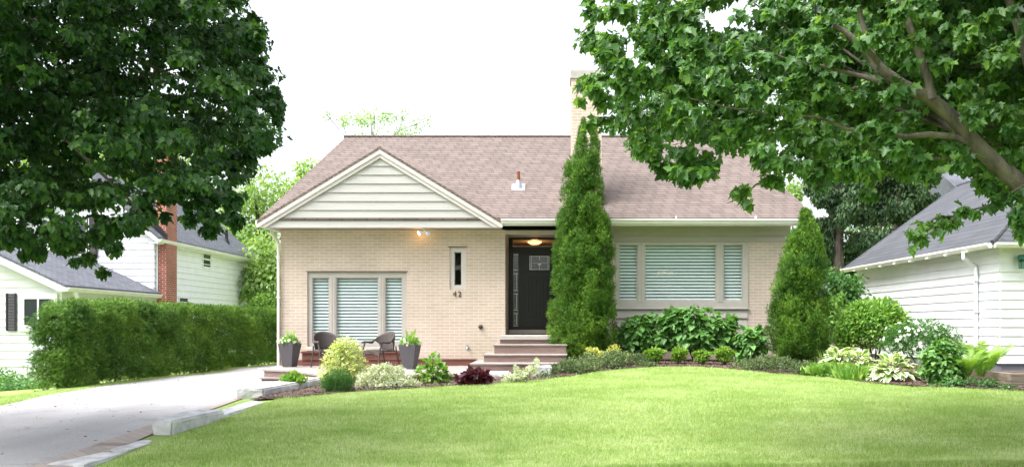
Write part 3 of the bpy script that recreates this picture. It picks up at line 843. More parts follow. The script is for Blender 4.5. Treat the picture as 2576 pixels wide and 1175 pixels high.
# gutters and fascia
mb = MB()
mb.box(gr[0], er[0] - .05, YE + .0, YE + .028, ZE - .19, ZE - .035)
mb.build('fascia', M['gutter'], house)
mb = MB()
gutter(mb, gr[0] - .02, X_(1690, YE), YE - .003, ZE - .145); gutter(mb, X_(1690, YE) + .003, er[0] - .02, YE - .003, ZE - .150)
for px in (1440, 1600, 1700, 1830, 1900, 1960): mb.box(X_(px, YE) - .012, X_(px, YE) + .012, YE - .12, YE + .02, ZE - .035, ZE - .02 + (.06 if px in (1700, 1900) else 0))
mb.build('gutter', M['gutter'], house)
mb = MB()
gx_ = X_(652, YG)
mb.box(gx_ - .10, gx_ + .03, YG + .02, YE + 2.5, Z_(566, YG), Z_(566, YG) + .12)
mb.build('gutter', M['gutter'], house)
mb = MB()
xd = X_(702.5, YW)
mb.tube([(X_(683, 24.6), 24.6, 4.02), (X_(683, 24.6), 24.6, 3.9), (xd - .03, 24.8, 3.78), (xd, 24.93, 3.68), (xd, 24.94, 2.5), (xd, 24.94, .6), (xd + .0, 24.8, .52)], .04, 8)
for z in (1.2, 2.3, 3.3): mb.box(xd - .05, xd + .05, 24.9, 25.0, z, z + .03)
mb.build('downspout', mat('downspout_paint', (.66, .62, .57), .5, .05), house)

# entrance: frame, door, sidelight, transom
YO = YD
def rect(px0, px1, py0, py1, Y): return X_(px0, Y), X_(px1, Y), Z_(py1, Y), Z_(py0, Y)
fx0, fx1, fz0, fz1 = rect(1281, 1452, 596, 829, YO)
d0, d1, dz0, dz1 = rect(1311, 1398, 636, 826, YO)
s0, s1, sz0, sz1 = rect(1291, 1304, 638, 820, YO)
t0, t1, tz0, tz1 = rect(1290, 1440, 603, 621, YO)
mb = MB()
wall_grid(mb, [fx0 - .0, fx1], [fz0, fz1], YO - .04, [(d0, d1, dz0, dz1), (s0, s1, sz0, sz1), (t0, t1, tz0, tz1)], .12)
mb.box(ex0 + .0, fx0, YO - .02, YO + .1, fz0, 4.0); mb.box(fx0, ex1, YO - .01, YO + .1, fz1, 4.0)
df = mb.build('door_frame', M['black'], house)
mb = MB()
l0, l1, lz0, lz1 = rect(1332, 1382, 644, 679, YO)
wall_grid(mb, [d0, d1], [dz0, dz1], YO + .0, [(l0, l1, lz0, lz1)], .04)
nb = 7
for i in range(nb):        # vertical planks in the lower panel
    a_ = d0 + .12 + (d1 - d0 - .24) * i / nb; b_ = d0 + .12 + (d1 - d0 - .24) * (i + 1) / nb - .012
    mb.box(a_, b_, YO - .015, YO, dz0 + .30, Z_(697, YO))
mb.box(d0, d1, YO - .02, YO, Z_(688, YO), Z_(684, YO))
mb.box(d0 + .05, d1 - .05, YO - .03, YO, dz0 + .03, dz0 + .06)
door = mb.build('front_door', M['black'], house, bevel=.003)
M['leaded'] = mat('leaded_glass', (.07, .08, .085), .12, .35, 14, spec=.9)
M['came'] = mat('silver_came', (.55, .58, .60), .3, .05, 5, metal=.6)
mb = MB(); mb.box(l0, l1, YO + .015, YO + .02, lz0, lz1); mb.build('door_glass', M['leaded'], door)
mb = MB()
def bar(x0, x1, z0, z1, y=YO): mb.box(x0, x1, y + .004, y + .014, z0, z1)
lw, lh = l1 - l0, lz1 - lz0
for z in (lz0 + .005, lz1 - .017): bar(l0, l1, z, z + .012)
for x in (l0 + .003, l1 - .015): bar(x, x + .012, lz0 + .018, lz1 - .018)
for f in (.09, .91): bar(l0 + lw * f, l0 + lw * f + .007, lz0 + .018, lz1 - .018)
bar(l0 + lw * .5 - .004, l0 + lw * .5 + .004, lz0 + lh * .7, lz1 - .018); bar(l0 + lw * .5 - .004, l0 + lw * .5 + .004, lz0 + .018, lz0 + lh * .34)
bar(l0 + lw * .1, l0 + lw * .9, lz0 + lh * .5 - .003, lz0 + lh * .5 + .003, YO + .002)
bar(l0 + lw * .42, l0 + lw * .58, lz0 + lh * .36, lz0 + lh * .44, YO - .002)
mb.build('came', M['came'], door)
mb = MB(); mb.box(s0, s1, YO + .0, YO + .01, sz0, sz1); sl = mb.build('sidelight', M['leaded'], house)
mb = MB()
for z in (.0, .17, .22, .44, .49, .72, .77, .98): mb.box(s0 + .01, s1 - .01, YO - .012, YO - .002, sz0 + (sz1 - sz0) * z, sz0 + (sz1 - sz0) * z + .012)
for z0, z1 in ((.02, .17), (.24, .44), (.51, .72)): mb.box(s1 - .05, s1 - .04, YO - .014, YO - .004, sz0 + (sz1 - sz0) * z0, sz0 + (sz1 - sz0) * z1)
mb.build('came', M['came'], sl)
mb = MB(); mb.box(t0, t1, YO + .03, YO + .04, tz0, tz1); mb.build('transom', M['glass'], house)
# hall behind the transom, with a lit lamp
mb = MB()
for q in ([(t0 - .3, 29.2, 1.2), (t1 + .3, 29.2, 1.2), (t1 + .3, 29.2, 4.1), (t0 - .3, 29.2, 4.1)], [(t0 - .3, YO + .12, 3.98), (t1 + .3, YO + .12, 3.98), (t1 + .3, 29.2, 3.98), (t0 - .3, 29.2, 3.98)],
          [(t0 - .3, YO + .12, 1.2), (t0 - .3, 29.2, 1.2), (t0 - .3, 29.2, 4.1), (t0 - .3, YO + .12, 4.1)], [(t1 + .3, YO + .12, 1.2), (t1 + .3, 29.2, 1.2), (t1 + .3, 29.2, 4.1), (t1 + .3, YO + .12, 4.1)]):
    mb.poly(*q)
mb.build('hall_wall', mat('hall_paint', (.30, .24, .19), .8), house)
lp = W(1345, 611, 27.7)
mb = MB(); mb.tube([lp + [0, 0, -.04], lp + [0, 0, .0], lp + [0, 0, .05]], [.12, .19, .20], 20); lampo = mb.build('hall_lamp', emit('warm_lamp_glass', (1, .50, .20), 1.0), house, smooth=True)
mb = MB(); mb.tube([lp + [0, 0, .05], lp + [0, 0, .10]], [.05, .05], 12); mb.build('lamp_mount', M['number'], lampo)
pl = bpy.data.lights.new('hall_lamp_light', 'POINT'); pl.energy = 5; pl.color = (1, .5, .18); pl.shadow_soft_size = .1
plo = bpy.data.objects.new('hall_lamp_light', pl); COL.objects.link(plo); plo.parent = lampo; plo.location = lp + np.array([0, 0, -.15]) - ORG[house.name]
# stone threshold and sill
mb = MB()
mb.box(ex0 + .01, ex1 - .01, YO - .10, YO - .02, 1.39, Z_(829, YO) - .002)
mb.build('door_sill', M['cream'], house)

# floodlight under the gable
fp = W(1068, 577, 24.6)
fl = MB(); fl.tube([fp + [0, 0, .03], fp + [0, 0, -.02]], .05, 12)
flo = fl.build('floodlight', M['white'], house)
M['bulbwarm'] = emit('warm_bulb', (1, .78, .45), 3.0)
for sx, m in ((-1, M['bulbwarm']), (1, M['white'])):
    a_ = fp + [0, -.02, -.03]; d = unit(np.array([sx * .75, -.45, -.62 if sx > 0 else -.45]))
    mb = MB(); mb.tube([a_, a_ + d * .05, a_ + d * .15, a_ + d * .17], [.025, .03, .065, .06], 14); b = mb.build('lamp_shade', M['white'], flo, smooth=True)
    mb = MB(); mb.tube([a_ + d * .165, a_ + d * .178], [.055, .05], 14); mb.build('bulb', m, b)
pl = bpy.data.lights.new('floodlight_light', 'POINT'); pl.energy = .6; pl.color = (1, .5, .15); pl.shadow_soft_size = .06
plo = bpy.data.objects.new('floodlight_light', pl); COL.objects.link(plo); plo.parent = flo; plo.location = fp + np.array([-.16, .18, -.13]) - ORG[house.name]

# house number 42
fc = bpy.data.curves.new('house_number', 'FONT'); fc.body = '42'; fc.size = .20; fc.extrude = .008; fc.space_character = 1.25
fo = bpy.data.objects.new('house_number', fc); COL.objects.link(fo)
dg = bpy.context.evaluated_depsgraph_get()
me = bpy.data.meshes.new_from_object(fo.evaluated_get(dg)); bpy.data.objects.remove(fo)
num = bpy.data.objects.new('house_number', me); COL.objects.link(num); me.materials.clear(); me.materials.append(M['number'])
num.parent = house; num.rotation_euler = (math.radians(90), 0, 0); num.location = np.array([X_(1139, YW), YW - .018, Z_(746, YW)]) - ORG[house.name]
ORG[num.name] = ORG[house.name]
# wall fittings
v = W(1209, 822, YW)
mb = MB(); mb.tube([v + [0, 0, 0], v + [0, -.05, 0], v + [0, -.07, -.01]], [.06, .055, .02], 14); mb.build('wall_vent', mat('dark_metal', (.06, .05, .05), .5), house)
v = W(1176, 873, YW)
mb = MB(); mb.tube([v, v + [0, -.02, 0]], .05, 12); mb.tube([v, v + [0, -.09, 0], v + [0, -.11, -.05]], .018, 8); mb.tube([v + [0, -.07, .02], v + [0, -.07, .05]], [.01, .03], 8)
mb.build('outdoor_tap', M['grey_metal'], house)

# chandelier seen dimly through the blinds
cp = W(1673, 688, 26.2)
chd = thing('chandelier', 'small lit chandelier glimpsed through the blinds of the wide right window', 'chandelier', cp)
mb = MB(); mb.tube([cp + [0, 0, -.12], cp + [0, 0, 1.2]], .012, 8)
for k in range(7):
    an = k * 2 * math.pi / 7; q = cp + np.array([math.cos(an) * .2, math.sin(an) * .2, 0])
    mb.tube([cp + [0, 0, -.1], (cp + q) / 2 + [0, 0, -.12], q + [0, 0, -.03]], .008, 6)
mb.build('frame', M['number'], chd)
for k in range(7):
    an = k * 2 * math.pi / 7; q = cp + np.array([math.cos(an) * .2, math.sin(an) * .2, 0])
    mb = MB(); mb.tube([q + [0, 0, -.03], q, q + [0, 0, .04]], [.015, .025, .008], 8); mb.build('bulb', emit('candle_bulb', (1, .72, .40), 14) if k == 0 else bpy.data.materials['candle_bulb'], chd)

# ---------------------------------------------------------------- deck, bench and steps
ZD = .60
deck = thing('wooden_deck', 'low weathered wooden deck in front of the left window, with a step at its corner', 'deck', (-4, 23, .3))
A1, A2, A3 = W(660, 929, 22.7), W(737, 932, 22.1), W(800, 944, 20.1)
poly = [(-6.8, 24.995), (-6.8, 22.7), (-5.92, 22.15), (-4.9, 20.2), (-1.9, 20.2), (-1.9, 21.2), (-1.0, 21.2), (-1.0, 24.995)]
poly[0] = (hx0 - .05, 24.99)
mb = MB()
inner = [(x, y, ZD) for x, y in poly]
mb.ext(inner, (0, 0, -.035)); mb.build('deck_boards', M['deck'], deck)
cen = np.array([-3.8, 23.0])
ins = [tuple(np.array(p) + unit(cen - np.array(p)) * .05) for p in poly]
mb = MB(); mb.ext([(x, y, ZD - .036) for x, y in ins], (0, 0, -.40)); mb.build('skirt', M['deckside'], deck)
mb = MB(); mb.ext([(x, y, .43) for x, y in [(-6.75, 22.35), (-6.3, 22.3), (-5.8, 21.9), (-5.1, 20.5), (-4.8, 20.4), (-4.9, 21.5), (-5.8, 22.4), (-6.75, 22.8)]], (0, 0, -.03))
st = mb.build('step', M['deck'], deck)
mb = MB(); mb.ext([(x, y, .398) for x, y in [(-6.72, 22.4), (-6.28, 22.35), (-5.75, 21.95), (-5.05, 20.58), (-4.83, 20.5), (-4.9, 21.5), (-5.8, 22.4), (-6.7, 22.8)]], (0, 0, -.25)); mb.build('riser', M['deckside'], st)
# window bench (red boards)
bench = thing('wooden_bench', 'red stained built-in wooden bench box along the brick wall under the left window', 'bench', (-5, 24.9, ZD))
mb = MB(); mb.box(w1[0] - .1, w1[1] + .02, 24.72, 24.985, .92, .965); mb.build('seat', M['redwood'], bench, bevel=.006)
mb = MB(); mb.box(w1[0] - .07, w1[1] - .01, 24.76, 24.985, .745, .918); mb.box(w1[0] - .07, w1[1] - .01, 24.78, 24.985, ZD + .002, .735); mb.build('front_panel', M['redwood'], bench)
mb = MB(); mb.box(X_(712, 24.9), w1[0] - .08, 24.88, 24.985, ZD + .002, .74); mb.build('skirting_board', M['redwood'], bench)
mb = MB(); mb.box(w1[1], -2.05, 24.84, 24.985, ZD + .002, .74); mb.box(w1[1] + .01, -2.03, 24.82, 24.985, .742, .768)
mb.build('skirting_board', M['redwood'], bench)

steps = thing('front_steps', 'brown wooden front steps with a concrete landing climbing to the black door', 'steps', (-.6, 23, ZD))
def tread(px0, px1, yn, z, yback, th=.035):
    x0, x1 = X_(px0, yn), X_(px1, yn)
    mb = MB(); mb.box(x0 - .03, x1 + .02, yn, yback, z - th, z); t = mb.build('step', M['deck'], steps, bevel=.006)
    return t, x0, x1
lv = [(1185, 1405, 21.75, .775), (1217, 1425, 22.45, .955), (1243, 1425, 23.05, 1.17)]
zprev = ZD
for i, (a_, b_, yn, z) in enumerate(lv):
    yb_ = 24.2 if i < 2 else 23.75
    t, x0, x1 = tread(a_, b_, yn, z, 24.3)
    mb = MB(); mb.box(x0, x1, yn + .03, 24.28, zprev - .02, z - .036); mb.build('riser', M['deckside'], t)
    zprev = z
mb = MB(); mb.box(X_(1256, 23.6), .40, 23.6, YD - .1, 1.27, 1.375); mb.build('landing', M['concrete'], steps, bevel=.012)
mb = MB(); mb.box(X_(1258, 23.64), .38, 23.65, YD - .12, .9, 1.268); mb.build('landing_base', M['deckside'], steps)
matx = thing('door_mat', 'thin black door mat lying on the landing at the black door', 'door mat', (X_(1345, 25.6), 25.6, 1.376))
mb = MB(); mb.box(X_(1312, 25.8), X_(1385, 25.8), 25.5, 26.1, 1.377, 1.395); mb.build('rubber_mat', mat('rubber', (.015, .015, .017), .9, .2, 40, bump=.4), matx, bevel=.005)

# ---------------------------------------------------------------- armour stones
def rock(name, label, pts, z0, z1, seed, cat='stone', group='limestone blocks along the driveway', sub=4, rough=.022):
    "rough block over the plan quad pts (x, y) from z0 to z1 (list of four tops allowed)"
    import bmesh
    r = np.random.default_rng(seed)
    zt = z1 if hasattr(z1, '__len__') else [z1] * 4
    zb = z0 if hasattr(z0, '__len__') else [z0] * 4
    bm = bmesh.new()
    b = [bm.verts.new((p[0], p[1], zb[i])) for i, p in enumerate(pts)]
    t = [bm.verts.new((p[0], p[1], zt[i])) for i, p in enumerate(pts)]
    bm.faces.new(b[::-1]); bm.faces.new(t)
    for i in range(4): bm.faces.new((b[i], b[(i + 1) % 4], t[(i + 1) % 4], t[i]))
    bmesh.ops.bevel(bm, geom=list(bm.edges), offset=.03, segments=2, affect='EDGES')
    bmesh.ops.subdivide_edges(bm, edges=list(bm.edges), cuts=sub, use_grid_fill=True)
    c = np.array([v.co for v in bm.verts])
    nn = lump(c * 5, 1.6, seed); n2 = lump(c * 17, 1.6, seed + 1); ce = c.mean(0)
    bm.normal_update()
    for i, v in enumerate(bm.verts):
        v.co += v.normal * float(nn[i] * rough + n2[i] * rough * .4)
    me = bpy.data.meshes.new(name); bm.transform(__import__('mathutils').Matrix.Translation(-Vector(ce))); bm.to_mesh(me); bm.free()
    o = link(name, me, M['stone'], None, ce)
    return tag(o, label, cat, group)

rock('stone_block', 'long rough limestone block at the corner of the mulch bed by the driveway', [(-5.70, 17.5), (-5.22, 17.55), (-4.75, 20.0), (-5.35, 20.2)], [.2, .2, .25, .25], [.50, .49, .56, .56], 3)
rock('stone_block', 'tall square-ended limestone block halfway down the edge of the lawn', [(-5.44, 13.2), (-5.12, 13.12), (-4.88, 14.5), (-5.28, 14.65)], [.05, .05, .1, .1], [.35, .345, .37, .37], 4, rough=.025)
rock('stone_block', 'flat pale limestone slab between the two thick blocks beside the lawn', [(-5.32, 14.55), (-4.92, 14.5), (-4.80, 16.3), (-5.15, 16.6)], [.1, .1, .2, .2], [.275, .275, .345, .345], 5)
rock('stone_block', 'low flat limestone slab flush with the pavers below the tall block', [(-5.52, 12.0), (-5.22, 12.0), (-5.1, 13.1), (-5.42, 13.1)], [0, 0, .05, .05], [.085, .085, .125, .125], 6, rough=.018)
rock('stone_block', 'lowest flat limestone slab at the bottom of the lawn edge', [(-5.82, 11.1), (-5.3, 11.05), (-5.2, 11.97), (-5.54, 11.97)], [-.1, -.1, -.05, -.05], [.04, .04, .075, .075], 7, rough=.018)
g1 = G(1170, 955)
rock('stone', 'grey stone beside the burgundy plant at the foot of the deck', [(g1[0] - .12, g1[1]), (g1[0] + .25, g1[1]), (g1[0] + .25, g1[1] + .4), (g1[0] - .12, g1[1] + .35)], g1[2] - .05, g1[2] + .20, 8, group=None)
g1 = G(1245, 952)
rock('stone', 'low pale stone just right of the burgundy plant below the steps', [(g1[0] - .14, g1[1] + .1), (g1[0] + .3, g1[1] + .1), (g1[0] + .3, g1[1] + .5), (g1[0] - .14, g1[1] + .45)], g1[2] - .05, g1[2] + .13, 9, group=None)
g1 = G(1375, 952)
rock('stone', 'light grey stone between the white trailing plant and the grey-green groundcover', [(g1[0] - .30, g1[1] + .3), (g1[0] + .1, g1[1] + .3), (g1[0] + .1, g1[1] + .8), (g1[0] - .30, g1[1] + .75)], g1[2] - .05, g1[2] + .24, 10, group=None)
g1 = G(2128, 948)
rock('stone', 'smooth grey stone among the green perennials right of the small cedar', [(g1[0] - .17, g1[1]), (g1[0] + .16, g1[1]), (g1[0] + .16, g1[1] + .35), (g1[0] - .17, g1[1] + .35)], g1[2] - .05, g1[2] + .20, 12, group=None, rough=.015)

# ---------------------------------------------------------------- wicker chairs
def make_chair():
    root = thing('wicker_chair', '', 'chair', (0, 0, 0), 'wicker armchairs on the deck')
    # local: +(-Y) is the front of the chair
    nT, nV = 44, 8
    def ring(th, h):
        s_ = 1 + .22 * (h - .42)
        return (.285 * s_ * math.sin(th), .265 * s_ * math.cos(th) * (1 if math.cos(th) > 0 else 1.05) + .02, h)
    V = []; Q = []
    for i in range(nT + 1):
        th = math.radians(-112 + 224 * i / nT); a_ = abs(th)
        top = .60 + .27 * max(0, math.cos(min(a_, math.pi / 2) * .98)) ** .8
        lo = .42 if a_ < .85 else .42 + (top - .035 - .42) * min(1, ((a_ - .85) / .55)) ** .7
        for j in range(nV + 1):
            V.append(ring(th, lo + (top - lo) * j / nV))
    for i in range(nT):
        for j in range(nV):
            k = i * (nV + 1) + j; Q.append((k, k + 1, k + nV + 2, k + nV + 1))
    mb = MB(); mb.add(V, Q)
    b = mb.build('backrest', M['wicker'], root, smooth=True)
    s_ = b.modifiers.new('solid', 'SOLIDIFY'); s_.thickness = .022
    # rolled rim / arms
    for sx in (-1, 1):
        pth = []
        for i in range(12):
            th = math.radians(80 + 32 * i / 11) * sx; p = ring(th, .60 + .27 * max(0, math.cos(min(abs(th), math.pi / 2) * .98)) ** .8); pth.append(p)
        e_ = pth[-1]; pth += [(e_[0] * 1.08, e_[1] - .10, e_[2] + .005), (e_[0] * 1.10, e_[1] - .17, e_[2] - .01)]
        mb = MB(); mb.tube(pth, [.018] + [.026] * (len(pth) - 2) + [.02], 10); mb.build('armrest', M['wicker'], root, smooth=True)
    mb = MB(); n = 24; ou = []
    for i in range(n):
        an = 2 * math.pi * i / n; x = .285 * math.copysign(abs(math.sin(an)) ** .7, math.sin(an)); y = .265 * math.copysign(abs(math.cos(an)) ** .7, math.cos(an)); ou.append((x, y, .44))
    mb.ext(ou, (0, 0, -.045))
    for i in range(-6, 6):     # curved apron at the front
        x0, x1 = i * .045, (i + 1) * .045
        d0_, d1_ = .05 + .05 * (abs(x0) / .27) ** 2, .05 + .05 * (abs(x1) / .27) ** 2
        mb.ext([(x0, -.255, .40), (x1, -.255, .40), (x1, -.255, .40 - d1_), (x0, -.255, .40 - d0_)], (0, .02, 0))
    mb.build('seat', M['wicker'], root, bevel=.008)
    for sx in (-1, 1):
        e_ = ring(math.radians(112) * sx, .60)
        mb = MB(); mb.tube([(sx * .28, -.27, 0), (sx * .285, -.25, .40), (e_[0] * 1.05, e_[1] - .10, .60)], [.014, .018, .016], 8); mb.build('leg', M['wicker'], root)
        mb = MB(); mb.tube([(sx * .25, .33, 0), (sx * .23, .24, .40), (sx * .24, .22, .52)], [.014, .018, .014], 8); mb.build('leg', M['wicker'], root)
    return root

def dup(root, name=None):
    r = root.copy(); COL.objects.link(r)
    for ch in list(root.children):
        c = ch.copy(); COL.objects.link(c); c.parent = r
        for g in list(ch.children):
            d = g.copy(); COL.objects.link(d); d.parent = c
    return r
chair = make_chair()
chair.location = (X_(826, 23.6), 23.55, ZD + .002); chair.rotation_euler = (0, 0, math.radians(35)); chair.scale = (1.12, 1.12, 1.0)
chair['label'] = 'grey-brown wicker armchair beside the left planter, behind the tall variegated bush'
c2 = dup(chair)
c2.location = (X_(957, 23.3), 23.3, ZD + .002); c2.rotation_euler = (0, 0, math.radians(-42)); c2.scale = (1.12, 1.12, 1.0)
c2['label'] = 'grey-brown wicker armchair turned sideways beside the right planter'

# ---------------------------------------------------------------- planters
def planter(px, Y, label, rot, seed, tallx):
    r = np.random.default_rng(seed)
    x = X_(px, Y); root = thing('potted_plant', label, 'potted plant', (x, Y, ZD + .002), 'charcoal planters on the deck')
    cs = [(math.cos(a_ + rot), math.sin(a_ + rot)) for a_ in [math.pi / 4 + k * math.pi / 2 for k in range(4)]]
    def ringp(h, w): return [(x + c[0] * w, Y + c[1] * w, ZD + .002 + h) for c in cs]
    rows = [ringp(0, .175), ringp(.55, .29), ringp(.57, .29), ringp(.57, .265), ringp(.50, .25)]
    mb = MB(); V = [p for rr_ in rows for p in rr_]; Fq = []
    for i in range(len(rows) - 1):
        for k in range(4): Fq.append((i * 4 + k, i * 4 + (k + 1) % 4, (i + 1) * 4 + (k + 1) % 4, (i + 1) * 4 + k))
    Fq += [(3, 2, 1, 0), (16, 17, 18, 19)]
    mb.add(V, Fq); mb.build('planter', M['pot'], root, bevel=.004)
    c = np.array([x, Y, ZD + .62])
    L1 = leaves_on([(x, Y, ZD + .62, .22, .2, .12)], 520, .07, OVAL, r, up=.5, tipdn=.1, tipout=.8, centre=c - [0, 0, .1])
    n = 6
    tip = np.array([[-.25, 0, 1], [.05, -.1, 1], [.4, 0, 1], [.12, .1, 1.2], [.55, -.1, .9], [-.1, .1, 1.0]])
    pos = np.tile(c + [tallx, 0, -.02], (n, 1)) + r.normal(size=(n, 3)) * .02
    L2 = place(pos, np.tile([0, -1.0, .2], (n, 1)) + r.normal(size=(n, 3)) * .4, tip, np.array([.34, .28, .36, .30, .24, .22]), shp([(-.04, 0, 0), (.04, 0, 0), (.10, .5, .03), (-.10, .5, .03), (0, 1, -.04), (.07, .8, 0), (-.07, .8, 0)], [(0, 1, 2), (0, 2, 3), (3, 2, 5), (3, 5, 6), (6, 5, 4)]), np.full(n, .8))
    fbuild('foliage', [L1, L2], M['bright'], root)
    m = 26 if seed == 1 else 12
    d = unit(r.normal(size=(m, 3)) * [1, .8, .5] + [0, -.5, .35]); pos = c + d * [.24, .22, .15]
    flower_parts(pos, d + [0, -.3, .3], np.cross(d, [0, 0, 1]) + .01, r.uniform(.055, .085, m), M['petal'], root, r)
planter(729, 24.1, 'charcoal tapered planter of massed white flowers at the brick corner by the downspout', math.radians(-16), 1, .02)
planter(1031, 22.9, 'charcoal tapered planter with upright leaves and a few white flowers, beside the turned chair', math.radians(-12), 2, 0)

# ---------------------------------------------------------------- shrubs and perennials
def shrub(name, label, cat, base, clumps, n, size, shape, m, seed=1, stems=6, group=None, part='foliage', flowers=None, **kw):
    r = np.random.default_rng(seed)
    base = np.array(base, float)
    root = thing(name, label, cat, base, group)
    mb = MB(); cc = np.array(clumps)
    top = cc[r.choice(len(cc), min(stems, len(cc)) if len(cc) < stems else stems, replace=len(cc) < stems)]
    for c in top:
        t = c[:3] + r.normal(size=3) * c[3:6] * .4
        b0 = base + np.append(r.normal(size=2) * .04, -.02)
        mb.tube([b0, (b0 + t) / 2 + np.append(r.normal(size=2) * .04, .03), t], [.014, .010, .004], 5)
    mb.build('stems', M['darkbark'], root)
    L = [leaves_on(clumps, n, size, shape, r, centre=kw.pop('centre', base + [0, 0, .1]), seed=seed, **kw)]
    fbuild(part, L, m, root)
    if flowers:
        fn, fs, fm, fname = flowers
        idx = r.choice(len(cc), fn); d = unit(r.normal(size=(fn, 3)) * [1, .8, .7] + [0, -.8, .35]); pos = cc[idx, :3] + d * cc[idx, 3:6] * 1.06
        pos += r.normal(size=(fn, 3)) * .03
        flower_parts(pos, d, unit(np.cross(d, [.1, 0, 1])), r.uniform(.7, 1.3, fn) * fs, fm, root, r)
    return root

b = G(866, 972); Y = b[1] + .55; b = np.array([X_(866, Y), Y, h1(X_(866, Y), Y)])
shrub('variegated_bush', 'tall cone-shaped bush of yellow-green variegated leaves in front of the two chairs', 'bush', b,
      pc(Y, [(868, 872, 30, 26), (850, 880, 22, 20), (888, 890, 28, 26), (845, 905, 34, 30), (880, 915, 42, 30), (905, 935, 30, 26), (835, 938, 36, 28), (868, 948, 46, 26), (822, 955, 24, 18), (862, 858, 12, 10)]),
      2600, .075, OVALE, M['euon'], 21, rnd=.6, tipdn=.1, tipout=.7)
b = G(848, 990)
shrub('dwarf_shrub', 'small round dark green feathery shrub at the lawn edge before the variegated bush', 'shrub', b + [0, .25, 0],
      pc(b[1] + .25, [(848, 952, 33, 22), (866, 965, 26, 20), (832, 968, 26, 18), (850, 975, 34, 14)]), 2600, .055, SPRAY, M['darkgreen'], 22, rnd=.6, tipdn=-.5, tipout=.7)
b = G(975, 980)
shrub('spreading_bush', 'low spreading bush of small white-edged leaves right of the tall variegated bush', 'bush', b + [0, .35, 0],
      pc(b[1] + .35, [(925, 955, 30, 20), (965, 945, 36, 26), (1005, 955, 34, 20), (975, 965, 50, 14), (1035, 966, 22, 10), (970, 925, 14, 12), (1000, 930, 14, 10), (945, 932, 18, 14), (915, 966, 20, 12)]),
      3000, .055, OVALE, M['euonw'], 23, rnd=.7, tipdn=-.3, tipout=.7)
b = G(1088, 968)
shrub('leafy_perennial', 'bright green broad-leaved young plant between the right planter and the burgundy plant', 'plant', b + [0, .15, 0],
      pc(b[1] + .15, [(1088, 915, 18, 16), (1070, 935, 20, 14), (1105, 935, 22, 14), (1088, 948, 32, 14), (1118, 952, 14, 8), (1085, 900, 8, 8)]), 300, .13, OVAL, M['bright'], 24, rnd=.4, up=.8, tipdn=.2, tipout=.9)
b = G(738, 982)
shrub('feathery_plant', 'small feathery light green plant in the mulch behind the corner stone block', 'plant', b + [0, .1, 0],
      pc(b[1] + .1, [(738, 962, 20, 14), (722, 958, 14, 10), (755, 958, 14, 10), (738, 948, 8, 10)]), 420, .09, NEEDLE, M['fern'], 25, rnd=.4, tipdn=-.8, tipout=.8, shell=1.0)
b = G(1193, 972)
shrub('burgundy_plant', 'mound of frilly dark burgundy leaves at the lawn edge below the steps', 'plant', b + [0, .2, 0],
      pc(b[1] + .2, [(1193, 945, 32, 18), (1175, 950, 22, 14), (1212, 948, 24, 16), (1193, 960, 34, 12)]), 560, .10, MAPLE, M['heuch'], 26, rnd=.45, up=.9, tipdn=.4, tipout=.9)
b = G(1310, 965)
shrub('trailing_bush', 'small sprawling bush of white-edged leaves leaning against the steps', 'bush', b + [0, .2, 0],
      pc(b[1] + .2, [(1285, 952, 20, 10), (1310, 945, 22, 12), (1335, 932, 18, 12), (1350, 915, 8, 14), (1300, 930, 6, 14), (1275, 958, 14, 8)]), 900, .05, OVALE, M['euonw'], 27, rnd=.7, tipdn=-.4, tipout=.7)

def cover(name, label, px0, px1, yf, dep, hpx, n, size, shape, m, seed, cat='groundcover', nc=60, r=.16, **kw):
    "mounding groundcover between px0 and px1 hugging the lawn edge"
    rr_ = np.random.default_rng(seed); cl = []
    for i in range(nc):
        px = px0 + (px1 - px0) * rr_.random(); f = rr_.random()
        e_ = G(px, yf(px)); y = e_[1] + .08 + dep * f; x = X_(px, y)
        prof = math.sin(math.pi * min(1, max(0.02, (px - px0) / (px1 - px0)))) ** .5
        hh = hpx / F * y * prof * (.35 + .65 * math.sin(math.pi * (f * .7 + .15)))
        cl.append((x, y, h1(x, y) + hh * .5, r * 1.3, r * 1.2, max(.05, hh * .55)))
    c = np.array(cl); base = (c[:, 0].mean(), c[:, 1].mean(), h1(c[:, 0].mean(), c[:, 1].mean()))
    return shrub(name, label, cat, base, cl, n, size, shape, m, seed, stems=14, **kw)
edgepx = lambda px: float(np.interp(px, [1360, 1440, 1500, 1580, 1650, 1850, 1950, 2060, 2150, 2200, 2300, 2400, 2500, 2576], [955, 946, 935, 928, 924, 930, 940, 948, 958, 966, 974, 976, 982, 985]))
cover('groundcover_shrub', 'wide mat of small grey-green leaves spilling toward the lawn below the tall cedar', 1364, 1640, edgepx, 1.3, 44, 9000, .05, OVAL, M['cotone'], 31, cat='shrub', rnd=.7, tipdn=-.3, vamp=.7)
cover('groundcover_shrub', 'low grey-green mat along the lawn at the foot of the small cedar', 1855, 2055, edgepx, .9, 42, 5200, .05, OVAL, M['cotone'], 32, cat='shrub', rnd=.7, tipdn=-.3, nc=40, vamp=.7)
b = np.array([X_(1535, 22.9), 22.9, h1(X_(1535, 22.9), 22.9)])
shrub('golden_bush', 'low bush of yellow leaves at the right foot of the tall cedar', 'bush', b,
      pc(22.9, [(1490, 885, 20, 12), (1515, 895, 22, 12), (1545, 885, 18, 18), (1570, 897, 18, 9), (1535, 898, 26, 10)]), 1100, .06, OVALE, M['euony'], 33, rnd=.7, tipdn=-.3)
